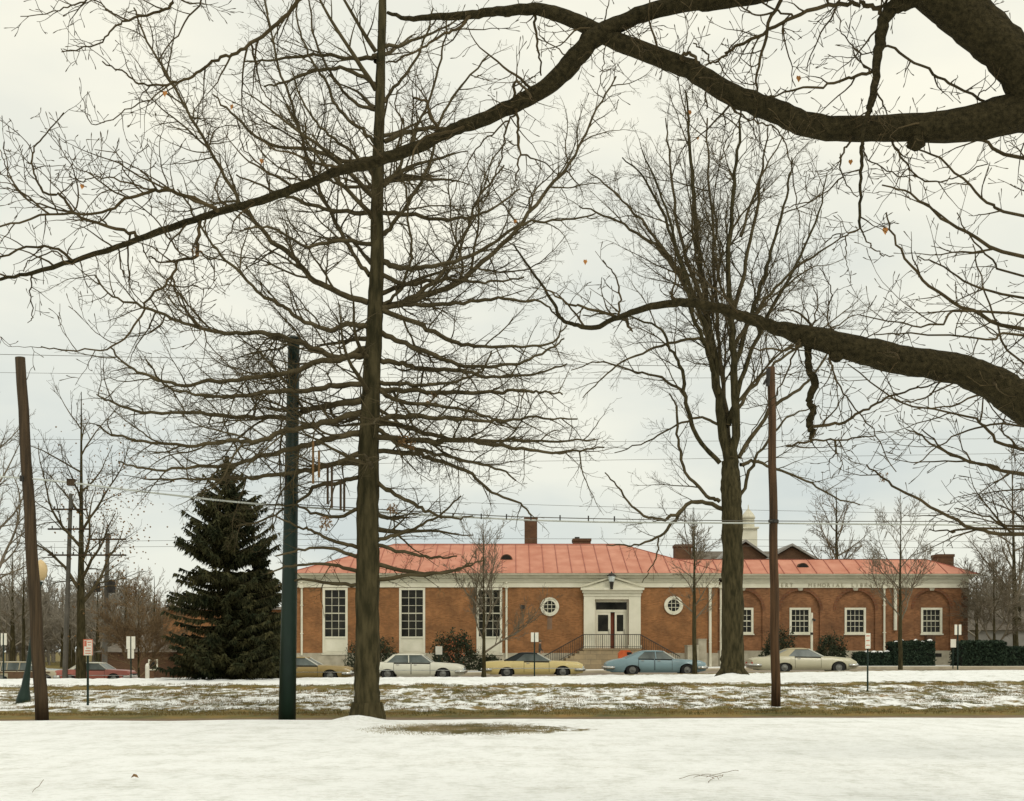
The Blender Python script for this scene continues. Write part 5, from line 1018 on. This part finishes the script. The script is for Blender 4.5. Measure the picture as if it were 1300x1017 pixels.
# ---- second close tree at right: thin arching branches
T4 = thing('arching_tree', 'bare tree beyond the right edge sending thin arching branches leftward', 'tree', (11.5, 15, 0))
QA = dict(step=(.2, .13, .1, .09), wob=.2, trop=.03, ratio=.42, ang=(28, 60), dens=(2.6, 4.0, 4.6, 3.), max=3, rmin=.0035, bud=True, lmax=1.7)
CR = Tubes(); tk = Tubes(); tk.add([Vector((11.5, 15, -.2)), Vector((11.4, 15, 2)), Vector((11.3, 15, 5)), Vector((11.1, 15, 8)), Vector((11, 15, 12))], [.35, .27, .22, .16, .06]); tk.build('trunk', M['bark'], T4)
for l, w in [([(1300, 328), (1238, 302), (1196, 276), (1157, 247), (1120, 235)], (5, 2)), ([(1300, 276), (1254, 256), (1222, 227), (1183, 195), (1150, 185)], (4, 2)), ([(1300, 201), (1248, 177), (1200, 175)], (5, 2.5)),
    ([(1300, 420), (1235, 394), (1190, 370), (1157, 336), (1134, 300), (1125, 270)], (5.5, 2)), ([(1300, 426), (1254, 430), (1157, 423), (1110, 425)], (3.5, 1.5)), ([(1235, 394), (1196, 410), (1157, 413), (1092, 400)], (3.5, 1.5)), ([(1300, 378), (1235, 362), (1196, 339), (1165, 325)], (3.5, 1.5)),
    ([(1300, 573), (1254, 547), (1228, 527), (1138, 508), (1076, 462)], (4.5, 1.5)), ([(1300, 602), (1242, 589), (1199, 573), (1170, 553), (1150, 545)], (4.5, 1.5)), ([(1300, 679), (1239, 671), (1192, 648), (1148, 625), (1121, 607), (1100, 590)], (5.5, 2)), ([(1300, 669), (1257, 657), (1213, 645)], (3.5, 1.5)), ([(1239, 671), (1210, 675), (1180, 672)], (3, 1.6)),
    ([(1300, 603), (1257, 592), (1219, 581), (1192, 563), (1170, 545)], (4.5, 1.5)), ([(1300, 510), (1250, 500), (1210, 515), (1160, 520)], (3.5, 1.5)), ([(1300, 60), (1270, 40), (1240, 20), (1210, -10)], (4, 2)), ([(1300, 482), (1240, 480), (1180, 500)], (3, 1.5)), ([(1300, 540), (1240, 545), (1200, 560), (1160, 590)], (3, 1.4)), ([(1300, 350), (1260, 330), (1230, 300), (1215, 270)], (3, 1.4)), ([(1300, 460), (1262, 400), (1245, 350), (1235, 310)], (3, 1.4))]:
    d0 = random.uniform(13.5, 15.5); x0, y0 = l[0]; c = P(x0, y0, d0); st_ = (( 11.3 - 0) / d0 * F + HX, min(y0 + 90, 760) if y0 < 650 else y0 + 25)
    l2 = [st_ + (w[0] * 1.5,), ((st_[0] + x0) / 2, (st_[1] + y0) / 2 - 8, w[0] * 1.2)] + [(a, b, w[0] + (w[1] - w[0]) * i / (len(l) - 1)) for i, (a, b) in enumerate(l)]
    limb(CR, l2, 15, d0 + random.uniform(-1.5, 1), QA, lr=.34, dens=1.8, wiggle=.02, n=4, start=.3)
CR.build('crown', M['twig_near'], T4); print('arch', len(CR.L))
def leafset(par, spots, m_, nm, size=.045):
    for x, y, D_ in spots:
        c = P(x, y, D_); a = random.uniform(-.6, .6); s_ = size * random.uniform(.8, 1.2); pl = [(-.5, 0), (-.35, .5), (0, .35), (.3, .55), (.55, 0), (.2, -.5), (0, -.9), (-.25, -.45)]
        ml = MB().add([c + Vector((u * math.cos(a) * s_, u * math.sin(a) * s_ + abs(u) * .01, v * s_)) for u, v in pl], [tuple(range(8))]); ml.build(nm, m_, par)
leafset(T3, [(209, 118, 9), (104, 236, 9), (294, 135, 9.1), (332, 204, 9.1), (876, 142, 8.8), (1080, 205, 8.6), (1124, 292, 8.6), (1014, 99, 8.7)], M['leaf'], 'leaf', .036)
leafset(T1, [(654, 281, 26), (743, 332, 26), (886, 175, 26)], M['leaf'], 'leaf', .08)
def clump(par, x, y, D_, s_, m_, nm, n=60):
    v = []; f = []; c = P(x, y, D_)
    for i in range(n):
        p = c + rv(s_); a, b = rv(s_ * .45), rv(s_ * .45); k = len(v); v += [p, p + a, p + b]; f.append((k, k + 1, k + 2))
    return finish(nm, v, f, m_, par, False, orgof(par, False))
clump(T3, 250, 322, 9.2, .035, M['leaf_brown'], 'leaf_clump'); clump(T3, 1120, 606, 14.5, .05, M['leaf_brown'], 'leaf_clump') if False else clump(T4, 1121, 606, 14.6, .055, M['leaf_brown'], 'leaf_clump')
clump(T1, 414, 664, 25.4, .13, M['leaf_brown'], 'leaf_clump', 90); clump(T1, 548, 508, 25.5, .14, M['leaf_brown'], 'leaf_clump', 60); clump(T1, 516, 560, 25.5, .16, M['leaf_brown'], 'leaf_clump', 80); clump(T1, 498, 646, 25.5, .12, M['leaf_brown'], 'leaf_clump', 90)
# hanging tubes beside the oak trunk
ch = thing('hanging_tubes', 'stepped pairs of long brown tubes hanging left of the oak trunk', 'ornament', P(417, 650, 25.2))
for x, y0, y1 in ((397.5, 560, 614), (405, 572, 606), (416, 590, 640), (421.3, 592, 645), (432.5, 610, 648), (437, 612, 650)):
    MB().tube([P(x, y1, 25.2), P(x, y0, 25.2)], .026, 8).build('tube', M['leaf_brown'] if x < 410 else M['wood'], ch)
MB().tube([P(397.5, 560, 25.2), P(437, 612, 25.2), P(455, 600, 25.6)], .008, 4).build('cord', M['iron'], ch)

# ------------------------------------------------------------------ background trees
def bare(name, label, px, base, top, D, spread=.5, w=6, fork=.35, nlead=6, q=None, mt='twig', group=None, lean=0, seed=1, lv=4, trop=.05):
    random.seed(seed); b = P(px, base, D); zt_ = P(px, top, D).z; b.z = gz(b.x, b.y) if D > 55 else b.z; t = thing(name, label, 'tree', b, group); b = b - Vector((0, 0, .1)); Ht = zt_ - b.z; rr = w * D / F / 2
    q = q or dict(step=(Ht * .05, Ht * .03, Ht * .022, Ht * .016), wob=.17, trop=trop, ratio=.42, ang=(20, 50), dens=(18 / Ht, 30 / Ht, 48 / Ht, 55 / Ht), max=lv, rmin=max(.005, D / F * .19))
    TK, CR = Tubes(), Tubes(); fk = Ht * fork; pts = [b + Vector((lean * z + .02 * math.sin(z * 2), 0, z)) for z in [Ht * f for f in (0, .02, fork * .3, fork * .6, fork, fork + (1 - fork) * .3, fork + (1 - fork) * .6, .98)]]
    TK.add(pts, [rr * 1.5, rr * 1.15, rr, rr * .9, rr * .8, rr * .5, rr * .28, rr * .08]); TK.build('trunk', M['bark'], t)
    for k in range(nlead):
        f = fork * .9 + (.92 - fork) * (k + random.random() * .5) / nlead; p = b + Vector((lean * Ht * f, 0, Ht * f)); az = k * 2.4 + random.random()
        el = R(random.uniform(30, 60)) ; ln = Ht * (1 - f * .75) * spread * random.uniform(.8, 1.15)
        grow(CR, p, Vector((math.cos(az) * math.cos(el), math.sin(az) * math.cos(el), math.sin(el))), ln, rr * .45 * (1.2 - f), 1, q)
    CR.build('crown', M[mt], t); return t
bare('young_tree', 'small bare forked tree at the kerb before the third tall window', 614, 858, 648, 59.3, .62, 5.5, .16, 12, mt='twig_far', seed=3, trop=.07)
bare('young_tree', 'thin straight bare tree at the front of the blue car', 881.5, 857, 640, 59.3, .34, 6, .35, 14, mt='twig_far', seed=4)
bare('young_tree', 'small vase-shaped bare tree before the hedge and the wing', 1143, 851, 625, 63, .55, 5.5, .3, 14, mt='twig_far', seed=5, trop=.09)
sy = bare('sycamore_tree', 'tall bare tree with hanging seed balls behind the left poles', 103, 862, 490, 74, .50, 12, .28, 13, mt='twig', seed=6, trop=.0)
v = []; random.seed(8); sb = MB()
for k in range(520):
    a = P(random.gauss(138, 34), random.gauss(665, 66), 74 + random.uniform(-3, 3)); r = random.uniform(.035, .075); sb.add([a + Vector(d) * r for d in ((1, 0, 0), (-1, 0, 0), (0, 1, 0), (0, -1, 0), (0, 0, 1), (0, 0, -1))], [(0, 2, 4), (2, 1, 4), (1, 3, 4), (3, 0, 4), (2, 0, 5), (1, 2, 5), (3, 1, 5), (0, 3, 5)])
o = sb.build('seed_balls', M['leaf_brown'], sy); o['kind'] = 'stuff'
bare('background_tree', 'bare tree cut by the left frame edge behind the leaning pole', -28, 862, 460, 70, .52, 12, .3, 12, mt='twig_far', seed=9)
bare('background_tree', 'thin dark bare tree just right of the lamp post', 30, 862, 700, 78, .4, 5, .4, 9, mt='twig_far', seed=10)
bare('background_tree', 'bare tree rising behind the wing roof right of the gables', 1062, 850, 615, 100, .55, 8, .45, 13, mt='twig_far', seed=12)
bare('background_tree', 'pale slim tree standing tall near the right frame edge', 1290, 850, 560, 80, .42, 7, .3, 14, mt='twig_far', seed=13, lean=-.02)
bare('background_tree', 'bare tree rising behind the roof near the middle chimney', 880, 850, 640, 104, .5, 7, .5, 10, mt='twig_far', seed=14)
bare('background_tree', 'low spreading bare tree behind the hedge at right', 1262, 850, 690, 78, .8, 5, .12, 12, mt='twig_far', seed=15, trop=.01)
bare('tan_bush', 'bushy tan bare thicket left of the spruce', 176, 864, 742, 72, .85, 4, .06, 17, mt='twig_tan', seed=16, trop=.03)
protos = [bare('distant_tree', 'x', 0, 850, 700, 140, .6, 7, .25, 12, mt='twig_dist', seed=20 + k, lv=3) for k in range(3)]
random.seed(33); spots = []
for k in range(13): spots.append((random.uniform(-30, 215) if k % 2 else -20 + k * 18, random.uniform(105, 150)))
for k in range(11): spots.append((1180 + k * 16 + random.uniform(-5, 5), random.uniform(115, 160)))
spots += [(690, 135), (930, 140), (560, 130), (1000, 150)]
for k, (px, D_) in enumerate(spots):
    src = protos[k % 3]
    o = src if k < 3 else src.copy()
    if k >= 3:
        COL.objects.link(o)
        for c in src.children: d = c.copy(); COL.objects.link(d); d.parent = o
    s_ = random.uniform(.62, .95) * (1.0 if px < 400 or px > 1100 else .8); b = P(px, 850, D_); o.location = (b.x, D_, zs(b.x) + .1); o.scale = (s_,) * 3; o.rotation_euler = (0, 0, random.uniform(0, 6))
    o['label'] = ('bare grey tree in the distant row behind the left utility poles' if px < 400 else 'bare grey tree in the distant row beyond the right end of the wing' if px > 1100 else 'bare grey tree crown just above the red roof')
    o['group'] = ('distant trees at left' if px < 400 else 'distant trees at right' if px > 1100 else 'distant trees behind the roof')

random.seed(77); DW = Tubes()
for k in range(300):
    D_ = random.uniform(165, 240); px_ = random.uniform(-260, 330) if k % 2 else random.uniform(1120, 1560)
    if k % 10 == 0: px_ = random.uniform(330, 1120)
    b = P(px_, 850, D_); b.z = -1.; h = random.uniform(7, 13) * (1 if k % 10 else .7)
    grow(DW, b, Vector((0, 0, 1)), h, .18, 1, dict(step=(1, 1, .8, .6), wob=.09, trop=.03, ratio=.5, ang=(20, 50), dens=(1, 1.6, 2.4, 2.2), max=4, rmin=.035))
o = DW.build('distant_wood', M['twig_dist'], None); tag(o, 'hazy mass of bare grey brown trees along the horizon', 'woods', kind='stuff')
# ---- spruce
def spruce(label, px, base, top, D, wpx, seed, dens=1.):
    random.seed(seed); t = thing('spruce_tree', label, 'tree', P(px, base, D)); b = P(px, base, D); Ht = (base - top) * D / F; Wm = wpx * D / F
    MB().tube([b - Vector((0, 0, .1)), b + Vector((0, 0, Ht * .5)), b + Vector((0, 0, Ht * .99))], [.24, .14, .02], 8).build('trunk', M['bark'], t)
    v = []; f = []; z = Ht * .05; br = Tubes()
    while z < Ht * .985:
        fr = z / Ht; rad = Wm * (1 - fr) ** .50 * min(1, (1 - fr) * 3.6 + .02) * (1.0 if fr > .12 else .92); nb = int(7 + 8 * (1 - fr))
        for k in range(nb):
            az = random.uniform(0, 6.283); L_ = rad * random.uniform(.60, 1.13) * (1 + .05 * math.sin(az * 2 + z * 2.3)); dr = -.25 if fr < .5 else .1 if fr < .8 else .55
            n = max(3, int(L_ / .17)); pts = []
            for i in range(n + 1):
                u = i / n; pts.append(b + Vector((math.cos(az) * L_ * u, math.sin(az) * L_ * u, z + L_ * (dr * u + .32 * u * u) + random.uniform(-.02, .02))))
            br.add(pts, [.03 * (1 - u / (n + 1)) + .006 for u in range(n + 1)])
            dirv = Vector((math.cos(az), math.sin(az), 0)); sd_ = Vector((-dirv.y, dirv.x, 0))
            for i in range(n):
                u = (i + .5) / n; m = int((8 + 14 * (1 - abs(u - .65))) * dens)
                for j in range(m):
                    p = pts[i].lerp(pts[i + 1], random.random()); side = random.choice((-1, 1)); ln = random.uniform(.12, .48) * (1.15 - u * .5) * min(1, (1 - fr) * 2.6 + .22)
                    d = (dirv * random.uniform(.1, .8) + sd_ * side * random.uniform(.1, 1) + Vector((0, 0, random.uniform(-1.7, .05)))).normalized(); e = d.cross(rv()).normalized() * random.uniform(.02, .05)
                    k0 = len(v); q0 = p + d * ln * .45; v += [p - e * .5, p + e * .5, q0 + e, p + d * ln, q0 - e]; f.append((k0, k0 + 1, k0 + 2, k0 + 3, k0 + 4))
        z += Ht * .0185 * random.uniform(.6, 1.5) * (1.25 if fr < .6 else 1.0)
    br.build('boughs', M['bark'], t); finish('foliage', v, f, M['needle'], t, False, orgof(t, False)); print('spruce', len(f)); return t
spruce('tall dark spruce with drooping boughs left of the green steel pole', 288, 866, 570, 50, 84, 41, .8)
spruce('shorter dark spruce pressed against the tall one on its right side', 330, 864, 690, 52, 42, 42, .8)

# ---- shrubs and hedges
def leafy(name, label, x0, x1, y0, y1, D, dep, m_, n, snow=False, boxy=False, twigs=True, seed=1, group=None):
    random.seed(seed); a, b = P(x0, y1, D), P(x1, y0, D); cx_, w, h = (a.x + b.x) / 2, (b.x - a.x) / 2, b.z - a.z; a.z = gz(cx_, D) - .03; h = b.z - a.z; t = thing(name, label, 'hedge' if boxy else 'shrub', (cx_, D, a.z), group); v = []; f = []
    for i in range(n):
        if boxy:
            u, s_, z = random.uniform(-1, 1), random.uniform(-1, 1), random.random(); ax = random.random()
            if ax < .45: s_ = -random.uniform(.85, 1.05)
            elif ax < .8: z = random.uniform(.9, 1.03) + .04 * math.sin(u * 9)
            else: u = random.choice((-1, 1)) * random.uniform(.9, 1.03)
            p = Vector((cx_ + u * w, D + s_ * dep, a.z + z * h))
        else:
            az, el, rr = random.uniform(0, 6.283), math.asin(random.uniform(-.1, 1)), random.uniform(.55, 1) ** .6; lump = 1 + .22 * math.sin(az * 3 + seed) * math.cos(el * 4) + random.gauss(0, .07)
            p = Vector((cx_ + w * rr * lump * math.cos(az) * math.cos(el), D + dep * rr * lump * math.sin(az) * math.cos(el), a.z + h * (.08 + .92 * rr * lump * max(0, math.sin(el)))))
        d, e = rv(.09), rv(.05); k = len(v); v += [p - d, p + e, p + d, p - e]; f.append((k, k + 1, k + 2, k + 3))
    finish('foliage', v, f, m_, t, False, orgof(t, False))
    if twigs:
        T = Tubes()
        for k in range(26): az = random.uniform(0, 6.283); grow(T, Vector((cx_, D, a.z)), Vector((math.cos(az) * .8 * w / h, math.sin(az) * .5, 1)).normalized(), h * random.uniform(.7, 1.1), .02, 1, dict(step=(.2, .15, .1), wob=.2, trop=.02, ratio=.4, ang=(20, 50), dens=(2, 3, 3), max=3, rmin=.006))
        T.build('stems', M['bark'], t)
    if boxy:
        MB().box(cx_ - w * .93, cx_ + w * .93, D - dep * .85, D + dep * .85, a.z - .1, a.z + h * .93).build('dark_core', M['black'], t)  # plain black box, darkness behind the hedge leaves set by its colour
    if snow:
        s2 = MB(); n = int(w * 5)
        for i in range(n):
            if random.random() < .25: continue
            x = cx_ - w + 2 * w * (i + .5) / n; zt = a.z + h * (1 + .04 * math.sin((x - cx_) / w * 9)); r_ = random.uniform(.12, .22)
            s2.lathe((x, D - dep * random.uniform(.3, .8), zt + .02), [(r_, -.05), (r_ * 1.1, .02), (r_ * .7, .08), (r_ * .15, .11)], 8)
        s2.build('snow_cap', M['snow'], t, smooth=True)
    return t
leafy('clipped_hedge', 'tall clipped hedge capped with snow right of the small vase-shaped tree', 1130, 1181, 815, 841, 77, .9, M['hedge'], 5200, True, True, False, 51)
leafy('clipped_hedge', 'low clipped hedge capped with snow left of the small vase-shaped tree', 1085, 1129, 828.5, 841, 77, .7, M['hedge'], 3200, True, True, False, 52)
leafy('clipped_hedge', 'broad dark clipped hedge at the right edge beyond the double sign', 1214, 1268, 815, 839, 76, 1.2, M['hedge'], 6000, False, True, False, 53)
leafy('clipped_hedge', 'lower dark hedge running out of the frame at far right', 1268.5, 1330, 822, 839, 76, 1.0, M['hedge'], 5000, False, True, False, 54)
leafy('evergreen_shrub', 'dark shrub against the wing wall just right of the reddish pole', 966, 1012, 797, 838, 78, .9, M['shrub'], 2600, seed=55)
leafy('evergreen_shrub', 'dark low shrub behind the beige coupe between two wing windows', 1034, 1076, 805, 840, 78, .9, M['shrub'], 2600, seed=56)
leafy('evergreen_shrub', 'dark shrub directly behind the oak trunk and before the stone base', 436, 512, 808, 853, 77.5, 1.2, M['shrub'], 3400, seed=57)
hs = leafy('evergreen_shrub', 'tall dark shrub with rusty leaves between the second and third tall windows', 546, 610, 803, 857, 77, 1.2, M['shrub'], 5200, seed=58)
random.seed(60); v = []; f = []
for k in range(90):
    p = P(random.gauss(577, 8), random.gauss(822, 12), 75.7 + random.uniform(-.3, .3)); d, e = rv(.07), rv(.05); i = len(v); v += [p - d, p + e, p + d, p - e]; f.append((i, i + 1, i + 2, i + 3))
finish('rusty_leaves', v, f, mat('rusty_leaf', (.28, .07, .03), (.34, .12, .05), .8, 10), hs, False, orgof(hs, False))
leafy('evergreen_shrub', 'small dark shrub at the third tall window beside the forked tree', 607, 640, 832, 856, 77, .8, M['shrub'], 1400, seed=59)
# fallen twigs and a leaf on the lawn
random.seed(71)
for px, py, lab, sc2 in ((905, 990, 'tangle of thin brown twigs lying on the snow at lower right', 1.), (46, 1010, 'single bent reddish stalk standing in the snow at lower left', .6)):
    b = P(px, py, 1); D_ = F * EYE / (py - HY); b = P(px, py, D_); b.z = gz(b.x, b.y); t = thing('fallen_twig', lab, 'twig', b); T = Tubes()
    for k in range(5 if sc2 == 1 else 1):
        a = random.uniform(0, 6.28); p = b + Vector((random.uniform(-.15, .15), random.uniform(-.2, .2), .02)); d = Vector((math.cos(a), math.sin(a), .35 if sc2 == 1 else 3)).normalized(); pts = [p]
        for i in range(9): d = (d + rv(.35) + Vector((0, 0, -.10 if sc2 == 1 else -.05))).normalized(); pts.append(pts[-1] + d * .05 * (1 if sc2 == 1 else .5)); pts[-1].z = max(pts[-1].z, b.z + .01)
        T.add(pts, [.0035] * 10)
    T.build('twig_stem', M['twig_tan'], t)
b = P(171, 991, F * EYE / 165); b.z = gz(b.x, b.y) + .02; t = thing('fallen_leaf', 'curled brown leaf lying on the snowy lawn at lower left', 'leaf', b)
MB().add([b + Vector(q_) for q_ in ((-.05, 0, 0), (0, -.02, .02), (.05, 0, .0), (.02, .02, .04), (-.02, .02, .05))], [(0, 1, 3, 4), (1, 2, 3)]).build('leaf_blade', M['leaf_brown'], t)
